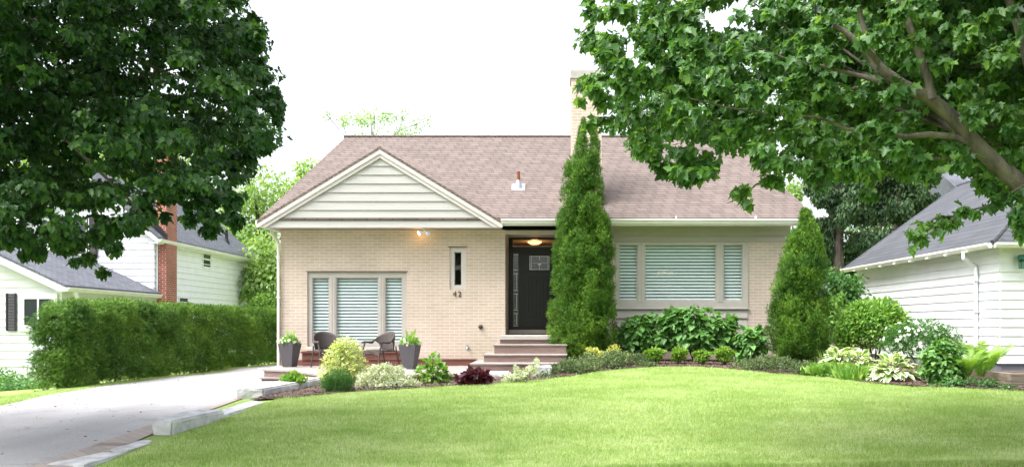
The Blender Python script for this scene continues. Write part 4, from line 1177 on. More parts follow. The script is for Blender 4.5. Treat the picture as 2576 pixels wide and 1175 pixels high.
# hydrangeas
for i, (lab, bx, cl, nn, Yh) in enumerate([
    ('broad-leaved green hydrangea directly right of the tall cedar, lower than its neighbour', 1600, [(1590, 830, 30, 26), (1620, 820, 32, 28), (1585, 865, 28, 26), (1625, 862, 30, 28), (1560, 845, 14, 16), (1600, 805, 20, 12), (1640, 800, 16, 14)], 900, 24.1),
    ('largest broad-leaved green hydrangea centred under the wide right window', 1745, [(1690, 812, 36, 30), (1740, 805, 36, 34), (1790, 812, 34, 30), (1830, 825, 24, 24), (1670, 850, 30, 30), (1720, 850, 38, 34), (1775, 852, 38, 32), (1825, 855, 24, 26), (1772, 782, 8, 14), (1700, 785, 22, 10), (1842, 806, 12, 12)], 1700, 24.0),
    ('smaller broad-leaved green hydrangea between the wide window and the small cedar', 1892, [(1870, 850, 22, 22), (1905, 850, 24, 22), (1880, 880, 30, 20), (1915, 872, 16, 18), (1898, 832, 18, 8), (1868, 895, 18, 12)], 480, 23.8)]):
    x = X_(bx, Yh)
    shrub('hydrangea', lab, 'shrub', (x, Yh, h1(x, Yh)), pc(Yh, cl), nn, .155, HEART, M['hyd'], 40 + i, group='hydrangeas against the house', stems=14, rnd=.38, up=.75, out=.7, tipdn=.75, tipout=.7, shell=.75)
# boxwoods
proto = None
for i, (px, lab, s_) in enumerate([(1646, 'first small round boxwood in the row, nearest the tall cedar', 1.0), (1706, 'second small round boxwood from the tall cedar', 1.02),
                               (1765, 'narrowest small boxwood, third from the tall cedar', .93), (1824, 'last small round boxwood in the row, nearest the small cedar', 1.08)]):
    Yb = 22.9; x = X_(px, Yb); z = h1(x, Yb) + .02
    if proto is None:
        proto = shrub('boxwood', lab, 'shrub', (x, Yb, z), [(x, Yb, z + .15, .17, .17, .10), (x - .11, Yb, z + .25, .13, .13, .06), (x + .12, Yb - .04, z + .26, .12, .13, .055), (x + .01, Yb, z + .31, .11, .12, .05), (x - .02, Yb - .12, z + .27, .11, .10, .06), (x + .19, Yb, z + .27, .07, .07, .04), (x - .19, Yb, z + .25, .06, .07, .04)],
                      1300, .062, OVAL, M['box'], 50, group='small boxwoods in a row', rnd=.6, tipdn=-.4)
    else:
        o = dup(proto); o.location = (x, Yb, z); o.rotation_euler = (0, 0, i * 1.3); o.scale = (s_, s_, s_ * (.95 + .05 * (i % 2))); o['label'] = lab
# globe shrub, flowering shrub and companions on the right
def at(px, Y): return np.array([X_(px, Y), Y, h1(X_(px, Y), Y)])
shrub('round_shrub', 'rounded bright green shrub between the small cedar and the white siding', 'shrub', at(2200, 22.8),
      pc(22.8, [(2200, 785, 62, 34), (2160, 800, 46, 30), (2245, 800, 42, 30), (2200, 815, 80, 36), (2145, 830, 40, 34), (2262, 822, 34, 26), (2190, 850, 60, 26), (2125, 855, 26, 26), (2230, 768, 26, 16), (2160, 775, 24, 16)]), 7000, .10, OVAL, M['bright'], 60, stems=16, rnd=.5, tipdn=.1, shell=.5)
shrub('flowering_shrub', 'mounded green shrub dotted with white flower clusters beside the white siding', 'shrub', at(2325, 20.6),
      pc(20.6, [(2320, 832, 66, 32), (2272, 846, 46, 34), (2368, 846, 48, 32), (2320, 866, 88, 34), (2252, 866, 38, 28), (2392, 866, 38, 26)]), 8000, .05, OVAL, M['darkgreen'], 61, stems=14, rnd=.6, tipdn=-.1,
      flowers=(98, .085, M['petal'], 'flowers'))
shrub('leafy_shrub', 'rounded-leaf light green shrub in front of the white-flowering shrub, left of the ferns', 'shrub', at(2372, 19.0),
      pc(19.0, [(2370, 870, 26, 18), (2350, 895, 34, 20), (2395, 890, 32, 22), (2372, 920, 50, 24), (2340, 930, 26, 20), (2405, 928, 26, 18), (2375, 945, 46, 12)]), 1300, .10, HEART, M['hyd'], 62, stems=12, rnd=.4, up=.8, tipdn=.5)
def hosta(name, label, c, R, n, size, m, seed, hz=.22):
    r = np.random.default_rng(seed); root = thing(name, label, 'hosta', c, 'hostas')
    az = r.uniform(0, 6.283, n); f = r.random(n) ** .6
    pos = np.array(c) + np.c_[np.cos(az) * f * R * .55, np.sin(az) * f * R * .5, hz * (1.15 - f) + .05 + r.random(n) * .04]
    o = np.c_[np.cos(az), np.sin(az), np.zeros(n)]
    tip = o * (.35 + .8 * f)[:, None] + np.c_[np.zeros(n), np.zeros(n), .55 - 1.0 * f] + r.normal(size=(n, 3)) * .12
    nr = np.tile([0, 0, 1.0], (n, 1)) + o * .5 + r.normal(size=(n, 3)) * .15
    sz = size * r.uniform(.75, 1.15, n)
    fbuild('leaves', [place(pos, nr, tip, sz, HOSTA, r.random(n))], m, root)
    mb = MB()
    for k in range(0, n, 6): mb.tube([np.array(c) + [0, 0, -.03], (np.array(c) + pos[k]) / 2 + [0, 0, .05], pos[k]], [.008, .006, .005], 5)
    mb.build('stems', M['bright'], root)
g1 = G(2262, 962)
hosta('hosta', 'large hosta of green leaves with broad white margins at the lawn edge', g1 + [0, .35, 0], .82, 150, .27, M['hostaw'], 70, .30)
hosta('hosta', 'smaller white-edged hosta in front of the rounded green shrub', at(2110, 21.6) + [0, 0, .1], .55, 70, .24, M['hostaw'], 71, .28)
hosta('hosta', 'pale-edged hosta right behind the large white-edged one', at(2160, 21.4) + [0, 0, .08], .45, 60, .23, M['hostaw'], 72, .25)
for i, (px, py, nn, lab) in enumerate([(2085, 948, 90, 'bright green leafy clump at the lawn edge right of the small cedar'), (2160, 958, 130, 'upright bright green clump left of the large white-edged hosta'),
                                      (2135, 925, 110, 'bright green leafy clump behind the smooth grey stone'), (2200, 935, 110, 'bright green leafy clump directly behind the large white-edged hosta')]):
    g1 = G(px, py) if i < 2 else at(px, 20.6 if i == 2 else 20.2)
    r = np.random.default_rng(80 + i); root = thing('leafy_clump', lab, 'plant', g1 + [0, .2, 0], 'bright green perennials')
    n = nn * 3; az = r.uniform(0, 6.28, n); f = r.random(n)
    mb = MB()
    for q in range(9): p0_ = g1 + [0, .2, -.02] + np.append(r.normal(size=2) * .1, 0); mb.tube([p0_, p0_ + np.append(r.normal(size=2) * .08, .22)], [.006, .003], 4)
    mb.build('stems', M['fern'], root)
    pos = g1 + [0, .2, 0] + np.c_[np.cos(az) * f * .42, np.sin(az) * f * .3, r.random(n) * .10]
    tip = np.c_[np.cos(az) * .5 * f, np.sin(az) * .5 * f, np.ones(n) * .8] + r.normal(size=(n, 3)) * .22
    fbuild('foliage', [place(pos, np.c_[np.cos(az), np.sin(az), np.full(n, .8)], tip, r.uniform(.15, .26, n), HOSTA if i == 0 else shp([(-.05, 0, 0), (.05, 0, 0), (.13, .45, .04), (-.13, .45, .04), (0, 1, -.08)], [(0, 1, 2), (0, 2, 3), (3, 2, 4)]), r.random(n))], M['bright'], root)
# iris
g1 = at(2092, 21.9); r = np.random.default_rng(90); n = 46
az = r.uniform(0, 6.28, n)
pos = g1 + np.c_[np.cos(az) * .06, np.sin(az) * .06, np.zeros(n)]
root = thing('spiky_plant', 'clump of long narrow upright leaves at the right foot of the small cedar', 'plant', g1)
fbuild('leaves', [place(pos, np.c_[np.cos(az), np.sin(az), np.full(n, .5)], np.c_[np.cos(az) * .45, np.sin(az) * .45, np.ones(n)] + r.normal(size=(n, 3)) * .12, r.uniform(.4, .62, n), shp([(-.03, 0, 0), (.03, 0, 0), (.03, .5, .04), (-.03, .5, .04), (0, 1, -.08)], [(0, 1, 2), (0, 2, 3), (3, 2, 4)]), r.random(n))], M['bright'], root)
# ferns
def fern(label, c, seed, nf, L0, lean):
    r = np.random.default_rng(seed); root = thing('fern', label, 'fern', c, 'ferns by the white siding')
    for k in range(nf):
        az = 2 * math.pi * k / nf + r.normal() * .25; L = L0 * r.uniform(.75, 1.1)
        d = np.array([math.cos(az), math.sin(az) * .8, 0]) * r.uniform(.5, .8) + np.array(lean)
        m_ = 24; t = np.linspace(.1, 1, m_)
        sp = np.array(c) + np.outer(t * L, d) * .85 + np.outer(L * (t - .38 * t ** 2.4), [0, 0, 1])
        tan = np.gradient(sp, axis=0); tan = unit(tan); side = unit(np.cross(tan, [0, 0, 1.0]) + 1e-6); up_ = np.cross(side, tan)
        P_, N_, T_s, S_ = [], [], [], []
        wl_ = np.sin(np.pi * np.clip(t * .92 + .06, 0, 1)) ** .7 * .145 * L0
        for sgn in (-1, 1):
            P_.append(sp); N_.append(up_); T_s.append(side * sgn + tan * .45 + r.normal(size=(m_, 3)) * .05); S_.append(wl_)
        q = place(np.concatenate(P_), np.concatenate(N_), np.concatenate(T_s), np.concatenate(S_), shp([(-.07, 0, 0), (.07, 0, 0), (.09, .45, .02), (-.09, .45, .02), (0, 1, -.1)], [(0, 1, 2), (0, 2, 3), (3, 2, 4)]), np.clip(np.tile(t, 2) * .5 + r.random(2 * m_) * .4, 0, 1))
        st_ = MB(); st_.tube(sp, np.linspace(.006, .002, m_), 4, cap=False)
        sv = np.array(st_.v); tt = np.array([(f[0], f[1], f[2]) for f in st_.f] + [(f[0], f[2], f[3]) for f in st_.f])
        fbuild('frond', [q, (sv, tt, np.full(len(sv), .3), np.zeros(len(sv)))], M['fern'], root)
g1 = G(2432, 968); fern('fern with arching fronds leaning left, nearest the rounded-leaf shrub', g1 + [0, .15, 0], 101, 15, .98, (-.10, 0, .02))
g1 = G(2495, 962); fern('taller fern with upright fronds against the corner of the white siding', g1 + [0, .45, 0], 102, 17, 1.18, (.05, 0, .05))
o = cover('low_groundcover', 'thin edging of tiny pale green leaves below the ferns at the lawn edge', 2340, 2560, edgepx, .45, 26, 1500, .05, HEART, M['darkgreen'], 103, cat='groundcover', nc=34, r=.10, rnd=.4, up=.9, flowers=(8, .05, M['pink'], 'flowers'))
o = cover('low_groundcover', 'thin edging of small leaves between the grey-green mat and the large hosta', 2040, 2215, edgepx, .4, 20, 1100, .06, HEART, M['bright'], 104, cat='groundcover', nc=30, r=.09, rnd=.4, up=.9)
shrub('weedy_shrub', 'low leafy plants at the foot of the left white house', 'shrub', at(40, 25.5), [tuple(at(px, y) + [0, 0, hz * .5]) + (.6, .5, hz) for px, y, hz in [(0, 26.5, .38), (-40, 26, .4), (30, 25.8, .28), (60, 25, .22), (85, 24.5, .16), (20, 24.6, .16), (-20, 24.2, .2)]],
      4200, .085, OVAL, M['darkgreen'], 105, rnd=.5, up=.8)

# ---------------------------------------------------------------- cedars
def cedar(label, Y, prof, cols, n, seed, trunkx):
    "prof: rows (py, pxl, pxr); cols: extra spire clumps"
    r = np.random.default_rng(seed); pys = [p[0] for p in prof]
    base = at(trunkx, Y); root = thing('cedar_tree', label, 'cedar', base, 'columnar cedars')
    cl = []
    for k in range(int(n / 230)):
        py = pys[0] + (pys[-1] - pys[0]) * r.random() ** .8
        l = np.interp(py, pys, [p[1] for p in prof]); rr2 = np.interp(py, pys, [p[2] for p in prof])
        hw = (rr2 - l) / 2 / F * Y; cx = X_((l + rr2) / 2, Y); lr = min(.21, hw * .7) * r.uniform(.7, 1.15)
        az = r.uniform(0, 6.28); q = max(0, hw - lr * 1.0) * r.uniform(.94, 1.02)
        lc = np.array([cx + math.cos(az) * q, Y + math.sin(az) * q * .95, Z_(py, Y)])
        for j in range(15):
            d = unit(r.normal(size=3) + np.array([math.cos(az), math.sin(az), .25]) * .8); kr = r.uniform(.05, .10) * min(1, .45 + lr * 2.2)
            p = lc + d * np.array([lr, lr, lr * 1.25]); cl.append((p[0], p[1], p[2], kr, kr, kr * 1.3))
    cl += cols
    L = [leaves_on(cl, int(n * 1.5), .064, SPRAY, r, centre=(X_((prof[-1][1] + prof[-1][2]) / 2, Y), Y, Z_(pys[len(pys) // 2], Y)), up=.15, out=1.2, rnd=.42, tipdn=-.6, tipout=.3, shell=.4, seed=seed, vfreq=3.2, vamp=.75)]
    # inner mass of older sprays
    inn = []
    for py in np.linspace(pys[0] + 12, pys[-1] - 4, 40):
        l = np.interp(py, pys, [p[1] for p in prof]); rr2 = np.interp(py, pys, [p[2] for p in prof]); hw = (rr2 - l) / 2 / F * Y * .62
        inn.append((X_((l + rr2) / 2, Y), Y, Z_(py, Y), hw, hw, .12))
    L.append(leaves_on(inn, n // 3, .15, SPRAY, r, up=.1, out=.9, rnd=.4, tipdn=-.5, tipout=.4, shell=.3, seed=seed + 1, vamp=.2, edgebright=0))
    fbuild('foliage', L, M['cedar'], root)
    mb = MB(); mb.tube([base + [0, 0, -.1], base + [.03, .0, .25], base + [.05, .1, .6], (X_((prof[0][1] + prof[0][2]) / 2, Y), Y, Z_(pys[0] + 60, Y))], [.07, .05, .05, .015], 8)
    mb.build('trunk', M['bark'], root)
sp1 = pc(23.7, [(1467, 318, 7, 22), (1464, 345, 12, 30), (1463, 375, 18, 34), (1492, 322, 7, 20), (1494, 345, 10, 28), (1496, 375, 14, 34)])
cedar('tall columnar green cedar with a forked tip, standing before the entrance', 23.7, [(395, 1437, 1507), (430, 1420, 1512), (500, 1408, 1518), (600, 1396, 1536), (700, 1390, 1545), (790, 1379, 1548), (850, 1378, 1552), (880, 1398, 1540), (893, 1440, 1520)], sp1 * 7, 42000, 120, 1440)
cedar('shorter cone-shaped green cedar at the right corner of the brick house', 22.9, [(530, 2020, 2032), (560, 2008, 2048), (600, 1985, 2062), (680, 1955, 2078), (760, 1938, 2080), (840, 1928, 2080), (885, 1936, 2076), (903, 1970, 2050)], [], 30000, 121, 2010)

# ---------------------------------------------------------------- hedge
r = np.random.default_rng(130)
hed = thing('cedar_hedge', 'long clipped cedar hedge between the driveway and the left white house', 'hedge', (-10.4, 26, .2))
cl = []
for k in range(2100):
    y = 20.75 + 16.5 * r.random() ** 1.25; xc = np.interp(y, [20, 24, 37], [-10.62, -10.5, -10.1]); wv = .36 * min(1, max(.25, (y - 20.3) / .5))
    g_ = h1(xc, y); top = 2.18 + .02 * math.sin(y * 1.9)
    f = r.random(); top -= .32 * math.exp(-(y - 20.7) / .35)
    if f < .50: cx = xc + wv * r.uniform(.75, 1.05); cz = g_ + .06 + (top - g_ - .14) * r.random()
    elif f < .68: cx = xc + wv * r.uniform(-1, 1); cz = top - .08
    elif f < .85: cx = xc + wv * r.uniform(-.7, .7); cz = g_ + .08 + (top - g_ - .2) * r.random()
    else: cx = xc - wv * r.uniform(.7, 1); cz = g_ + .2 + (top - g_ - .3) * r.random()
    s_ = r.uniform(.08, .17); cl.append((cx + r.normal() * .04, y, cz, s_ * 1.25, s_ * 1.25, s_ * .8))
for k in range(60):   # near end
    cx = -10.6 + r.uniform(-.3, .34); cz = h1(cx, 20.5) + .1 + 1.6 * r.random(); s_ = r.uniform(.11, .17); cl.append((cx, 20.45 + r.random() * .2, cz, s_, s_, s_))
L = [leaves_on(cl, 105000, .098, SPRAY, r, centre=(-10.6, 27, 1.0), up=.5, out=1.3, rnd=.4, tipdn=.2, tipout=.3, shell=.45, seed=9, vamp=.7, vfreq=2.5)]
V, T, A, E = merge(L)
nmesh('foliage', V, T, M['hedge'], hed, attrs={'var': A, 'edge': E})
mb = MB()
for k in range(26):
    y = 21.0 + 16 * k / 26 + r.normal() * .2; xc = np.interp(y, [20, 24, 37], [-10.68, -10.55, -10.15]); g_ = h1(xc, y)
    mb.tube([(xc, y, g_ - .1), (xc + r.normal() * .05, y, g_ + 1.0), (xc + r.normal() * .08, y, 2.0)], [.022, .016, .008], 6)
    for j in range(5):
        z = g_ + .2 + 1.5 * r.random(); mb.tube([(xc, y, z), (xc + r.uniform(-.3, .35), y + r.uniform(-.2, .2), z + .25)], [.012, .005], 4)
mb.build('trunks', M['darkbark'], hed)

# ---------------------------------------------------------------- left neighbour
nb_ = thing('white_house', 'white clapboard house with grey shingled roofs and red brick chimney behind the hedge', 'house', (-16, 38, -.1))
XW, YA, YB = -14.73, 36.0, 47.4
XR, ZEV = -17.35, 4.83
def zs_(z0, z1, st): return list(np.arange(z0, z1, st)) + [z1]
mb = MB()
slm = .88
xl_m, xr_m = 2 * XR - XW, XW
siding(mb, (0, YA), (1, 0), (0, -1), zs_(-.3, 7.2, .235), lambda z: max(xl_m, XR - (7.15 - z) / slm - .0) if z > ZEV else xl_m, lambda z: min(xr_m, XR + max(.0, (7.15 - z) / slm)) if z > ZEV else xr_m)
siding(mb, (XW, 0), (0, 1), (1, 0), zs_(-.3, 4.8, .235), lambda z: YA, lambda z: YB)
mb.poly((xl_m, YA + .01, -.3), (xl_m, YB, -.3), (xl_m, YB, ZEV), (xl_m, YA + .01, ZEV)); mb.poly((xl_m, YB, -.3), (XW, YB, -.3), (XW, YB, ZEV), (XR, YB, 7.1), (xl_m, YB, ZEV))
mb.build('wall', M['white'], nb_)
mb = MB()
# wing
WX, WXR, WYA = XW - .02, -17.43, 29.3
slw = .47; wzr = 4.20
siding(mb, (0, WYA), (1, 0), (0, -1), zs_(-.3, 4.1, .235), lambda z: WXR - (WX - WXR) * 1.0 if z < 2.85 else max(WXR - (4.1 - z) / slw, 2 * WXR - WX), lambda z: WX if z < 2.85 else min(WX, WXR + (4.1 - z) / slw), .034)
siding(mb, (WX, 0), (0, 1), (1, 0), zs_(-.3, 2.85, .235), lambda z: WYA, lambda z: YA - .02)
mb.box(WX - .05, WX + .03, WYA - .03, WYA + .06, -.3, 2.85)
mb.build('wing_wall', M['white2'], nb_)
mb = MB()
XE = XW + .33
zE = ZEV - .0
for sx in (1, -1):
    xe = XR + sx * (XE - XR)
    q = [(XR, YA - .45, zE + slm * (XE - XR)), (xe, YA - .45, zE), (xe, YB + .5, zE), (XR, YB + .5, zE + slm * (XE - XR))]
    mb.ext(q, (0, 0, -.09))
mr_ = mb.build('roof', M['grey_shingle'], nb_)
mb = MB(); WXE = XW + .25; wzE = wzr - slw * (WXE - WXR)
mb.ext([(WXR, WYA - .3, wzr), (WXE, WYA - .3, wzE), (WXE, YA - .03, wzE), (WXR, YA - .03, wzr)], (0, 0, -.08))
mb.ext([(WXR, WYA - .3, wzr), (2 * WXR - WXE, WYA - .3, wzE), (2 * WXR - WXE, YA - .03, wzE), (WXR, YA - .03, wzr)], (0, 0, -.08))
mb.build('wing_roof', M['grey_shingle'], nb_)
# fascias, gutters
mb = MB()
zRk = zE + slm * (XE - XR)
mb.ext([(XE, YA - .47, zE - .09), (XR, YA - .47, zRk - .09), (XR, YA - .47, zRk - .30), (XE, YA - .47, zE - .26)], (0, .03, 0))
mb.ext([(2 * XR - XE, YA - .47, zE - .09), (XR, YA - .47, zRk - .09), (XR, YA - .47, zRk - .30), (2 * XR - XE, YA - .47, zE - .26)], (0, .03, 0))
mb.ext([(WXE, WYA - .32, wzE - .08), (WXR, WYA - .32, wzr - .08), (WXR, WYA - .32, wzr - .28), (WXE - .25, WYA - .32, wzE - .16), (WXE, WYA - .32, wzE - .20)], (0, .03, 0))
mb.ext([(2 * WXR - WXE, WYA - .32, wzE - .08), (WXR, WYA - .32, wzr - .08), (WXR, WYA - .32, wzr - .28), (2 * WXR - WXE, WYA - .32, wzE - .22)], (0, .03, 0))
mb.box(XW, XE - .02, YA - .44, YB + .45, zE - .24, zE - .20)
mb.box(WX, WXE - .02, WYA - .29, YA - .05, wzE - .2, wzE - .17)
mb.build('fascia', M['white'], nb_)
mb = MB()
def gut_y(x, y0, y1, z, w=.11, h=.12):
    pr = [(0, 0), (w * .55, 0), (w * .75, h * .45), (w, h * .65), (w, h), (w * .9, h), (w * .65, h * .5), (w * .5, .012), (.008, .012), (.008, h), (0, h)]
    mb.ext([(x + a_, y0, z + b_) for a_, b_ in pr], (0, y1 - y0, 0))
gut_y(XE, YA - .45, YB + .5, zE - .20); gut_y(WXE, WYA - .3, YA - .1, wzE - .19)
mb.build('gutter', M['gutter'], nb_)
mb = MB()
mb.tube([(XE + .05, YB + .3, zE - .2), (XE + .05, YB + .3, zE - .35), (XW + .06, YB - .1, zE - .75), (XW + .06, YB - .12, 0)], .06, 8)
mb.tube([(XW + .06, YA + .12, zE - .2), (XW + .06, YA + .12, 2.6)], .035, 8)
mb.tube([(WXE + .05, WYA + .15, wzE - .18), (WXE + .05, WYA + .3, wzE - .35), (WXE - .05, WYA + 1.0, wzE - .62), (WX + .06, WYA + 1.1, 0)], .06, 8)
mb.build('downspout', M['white'], nb_)
mb = MB(); mb.box(XW, -14.34, 36.15, 37.15, -.2, 7.9); chn = mb.build('chimney', M['redbrick'], mr_)
mb = MB(); mb.box(XW - .03, -14.3, 36.1, 37.2, 7.9, 8.0); mb.build('chimney_cap', M['concrete'], chn)
mb = MB(); fz_ = lambda x: zE + slm * (XE - x)
mb.ext([(XW - .3, 36.12, fz_(XW - .3) + .01), (-14.3, 36.12, fz_(-14.3) + .01), (-14.3, 36.12, fz_(-14.3) + .22), (XW - .3, 36.12, fz_(XW - .3) + .35)], (0, .04, 0)); mb.build('flashing', M['shutter'], chn)
mb = MB(); vv = (XE - .7, 45.0); mb.tube([(vv[0], vv[1], fz_(vv[0]) - .1), (vv[0], vv[1], fz_(vv[0]) + .15), (vv[0], vv[1], fz_(vv[0]) + .55)], [.16, .07, .06], 10); mb.build('vent_pipe', M['shutter'], mr_)
def swin(parent, y0, y1, z0, z1, x, m='darkglass'):
    mb = MB(); t = .08
    mb.box(x, x + .05, y0 - t, y0, z0 - t, z1 + t); mb.box(x, x + .05, y1, y1 + t, z0 - t, z1 + t); mb.box(x, x + .05, y0, y1, z1, z1 + t); mb.box(x, x + .06, y0, y1, z0 - t, z0)
    mb.box(x, x + .045, y0, y1, (z0 + z1) / 2 - .03, (z0 + z1) / 2 + .03)
    w = mb.build('window', M['white'], parent)
    mb = MB(); mb.box(x + .024, x + .03, y0, y1, z0, z1); mb.build('pane', M[m], w)
yy = lambda px: -14.73 * F / (px - CX)
swin(nb_, yy(509), yy(527), Z_(671, yy(518)), Z_(634, yy(518)), XW)
swin(nb_, yy(449), yy(470), 1.2, Z_(750, yy(460)), XW)
def fwin(parent, x0, x1, z0, z1, y, shutters=(), mull=True, t=.12):
    mb = MB()
    mb.box(x0 - t, x0, y - .06, y, z0 - t, z1 + t); mb.box(x1, x1 + t, y - .06, y, z0 - t, z1 + t); mb.box(x0, x1, y - .06, y, z1, z1 + t); mb.box(x0, x1, y - .07, y, z0 - t, z0)
    if mull: mb.box((x0 + x1) / 2 - .025, (x0 + x1) / 2 + .025, y - .05, y, z0, z1)
    w = mb.build('window', M['white'], parent)
    mb = MB(); mb.box(x0, x1, y - .034, y - .028, z0, z1); mb.build('pane', M['darkglass'], w)
    for a_, b_ in shutters:
        mb = MB(); mb.box(a_, a_ + .05, y - .06, y - .02, z0 - t, z1 + t); mb.box(b_ - .05, b_, y - .06, y - .02, z0 - t, z1 + t)
        z = z0 - t
        while z < z1 + t - .02:
            mb.add([(a_ + .05, y - .055, z), (b_ - .05, y - .055, z), (b_ - .05, y - .03, z + .04), (a_ + .05, y - .03, z + .04), (a_ + .05, y - .03, z), (b_ - .05, y - .03, z)], [(0, 1, 2, 3), (0, 4, 5, 1)]); z += .045
        mb.build('shutter', M['shutter'], parent)
fwin(nb_, X_(64, WYA), X_(133, WYA), Z_(818, WYA), Z_(752, WYA), WYA - .022, [(X_(18, WYA), X_(44, WYA))], t=.17)
fwin(nb_, X_(164, YA), X_(218, YA), Z_(640, YA), Z_(548, YA), YA - .022, [(X_(139, YA), X_(161, YA)), (X_(221, YA), X_(247, YA))])
mb = MB(); mb.tube([(-19, WYA - .12, Z_(911, WYA)), (X_(90, WYA), WYA - .12, Z_(915, WYA))], .02, 6); mb.tube([(X_(74, WYA), WYA - .12, Z_(914, WYA)), (X_(74, WYA), WYA - .12, .0)], .015, 6); mb.tube([(X_(86, WYA), WYA - .12, Z_(914, WYA)), (X_(86, WYA), WYA - .12, .0)], .015, 6)
mb.build('wall_pipe', M['grey_metal'], nb_)

# ---------------------------------------------------------------- right neighbour's garage
gar = thing('white_garage', 'white clapboard garage with slate-grey hipped roof at the right edge', 'garage', (10, 24, .5))
c0 = np.array([9.47, 21.0]); c1 = np.array([9.17, 30.0]); uu = (c1 - c0) / np.linalg.norm(c1 - c0); nn_ = np.array([-uu[1], uu[0]])
uf = np.array([uu[1], -uu[0]]); nf = np.array([-uu[0], -uu[1]])
Lg = np.linalg.norm(c1 - c0)
mb = MB()
siding(mb, c0, uu, nn_, zs_(.80, 3.33, .196), lambda z: 0, lambda z: Lg, .026)
siding(mb, c0, uf, nf, zs_(.80, 3.33, .196), lambda z: -.0, lambda z: 6.5, .026)
e0 = c0 + uf * 6.5; e1 = c1 + uf * 6.5
mb.poly((*c1, .3), (*e1, .3), (*e1, 3.33), (*c1, 3.33)); mb.poly((*e0, .3), (*e1, .3), (*e1, 3.33), (*e0, 3.33))
mb.build('wall', M['white'], gar)
mb = MB(); mb.ext([(*(c0 + uu * .02 + uf * .02), .797), (*(c1 + uf * .02), .797), (*(e1), .797), (*(e0 + uu * .02), .797)], (0, 0, -.75)); mb.build('foundation', M['bluegrey'], gar)
oh = .32
E0 = c0 + nn_ * oh + nf * oh; E1 = c1 + nn_ * oh + uu * oh; E2 = e1 - nn_ * oh + uu * oh; E3 = e0 - nn_ * oh + nf * oh
ze = 3.36; sg = .72; half = np.linalg.norm(E3 - E0) / 2
R0 = (E0 + E3) / 2 + uu * half * .9; R1 = (E1 + E2) / 2; zg = ze + sg * half
mb = MB()
mb.poly((*E0, ze), (*R0, zg), (*R1, zg), (*E1, ze)); mb.poly((*E3, ze), (*E2, ze), (*R1, zg), (*R0, zg)); mb.poly((*E0, ze), (*E3, ze), (*R0, zg)); mb.poly((*E1, ze), (*R1, zg), (*E2, ze))
mb.ext([(*E0, ze - .005), (*E3, ze - .005), (*E2, ze - .005), (*E1, ze - .005)], (0, 0, -.05))
gr_ = mb.build('roof', M['garage_shingle'], gar)
mb = MB(); q0 = E0 + (R0 - E0) * .0
mb.tube([(*(E0), ze + .0), (*R0, zg)], .05, 6); mb.tube([(*R0, zg), (*R1, zg)], .05, 6); mb.tube([(*E1, ze), (*R1, zg)], .03, 6); mb.build('ridge_cap', M['garage_shingle'], gr_)
mb = MB()
def gseg(a_, b_, n2, z, w=.11, h=.11):
    pr = [(0, 0), (w * .6, 0), (w, h * .6), (w, h), (w * .9, h), (w * .55, .015), (.01, .015), (0, h)]
    mb.ext([(a_[0] + n2[0] * p, a_[1] + n2[1] * p, z + q) for p, q in pr], (b_[0] - a_[0], b_[1] - a_[1], 0))
gseg(E0 + uu * .02, E1, nn_, ze - .12); gseg(E0 + uf * .03, E3, nf, ze - .12)
for k in range(1, 9): p = E0 + uu * (k * 1.05); mb.box(p[0] - .12, p[0] + .02, p[1] - .03, p[1] + .03, ze - .145, ze - .11)
mb.build('gutter', M['gutter'], gar)
mb = MB(); s0_, s1_ = c0 + nn_ * oh, c1 + nn_ * oh
mb.ext([(*(E0 - nn_ * .01), ze - .06), (*(E1 - nn_ * .01), ze - .06), (*(c1 + nn_ * .02), ze - .06), (*(c0 + nn_ * .02), ze - .06)], (0, 0, -.03)); mb.build('soffit', M['white2'], gar)
dp = c0 + uu * .95 + nn_ * .07
mb = MB()
t_ = E0 + uu * 1.25 + nn_ * .05
mb.tube([(*t_, ze - .10), (*t_, ze - .25), (*(dp + uu * .05), ze - .42), (*dp, ze - .5), (*dp, .75)], [.05] * 5, 4)
for z in (1.15, 1.9, 2.6): mb.box(dp[0] - .07, dp[0] + .07, dp[1] - .06, dp[1] + .06, z, z + .02)
mb.build('downspout', M['white'], gar)
# green lantern on the front wall
lc = c0 + uf * .42 + nf * .16; zl_ = Z_(660, 20.8)
ln = MB(); ln.tube([(*lc, zl_ + .07), (*lc, zl_ + .16), (*lc, zl_ + .17)], [.135, .10, .02], 4); ln.tube([(*lc, zl_ - .13), (*lc, zl_ - .11)], [.10, .10], 4)
ln.box(lc[0] - .02, lc[0] + .02, lc[1], lc[1] + .16, zl_ + .02, zl_ + .06)
for dx, dy in ((-.085, 0), (.085, 0), (0, -.085), (0, .085)): ln.tube([(lc[0] + dx, lc[1] + dy, zl_ - .12), (lc[0] + dx * 1.15, lc[1] + dy * 1.15, zl_ + .08)], .009, 4)
lno = ln.build('lantern', M['green_metal'], gar)
mb = MB(); mb.tube([(*lc, zl_ - .11), (*lc, zl_ + .07)], [.085, .10], 4); mb.build('lantern_glass', glassmat('lantern_glass', (.7, .85, .8), .2), lno)
# timber retaining box
tb = thing('timber_edging', 'weathered stacked timber edging at the far right below the white garage', 'timber wall', (10.2, 18.6, .3))
x0 = X_(2543, 18.4)
for k in range(3):
    mb = MB(); mb.box(x0 + .005 * k, x0 + 3.2, 18.4 + .01 * k, 18.6 + .01 * k, .22 + .165 * k, .38 + .165 * k); mb.box(x0 + .005 * k, x0 + .17, 18.62 + .01 * k, 20.8, .22 + .165 * k, .38 + .165 * k)
    mb.build('timber', M['timber'], tb, bevel=.01)
mb = MB(); mb.box(x0 + .18, x0 + 3.1, 18.63, 20.9, .2, .66); mb.build('soil_fill', M['mulch'], tb)

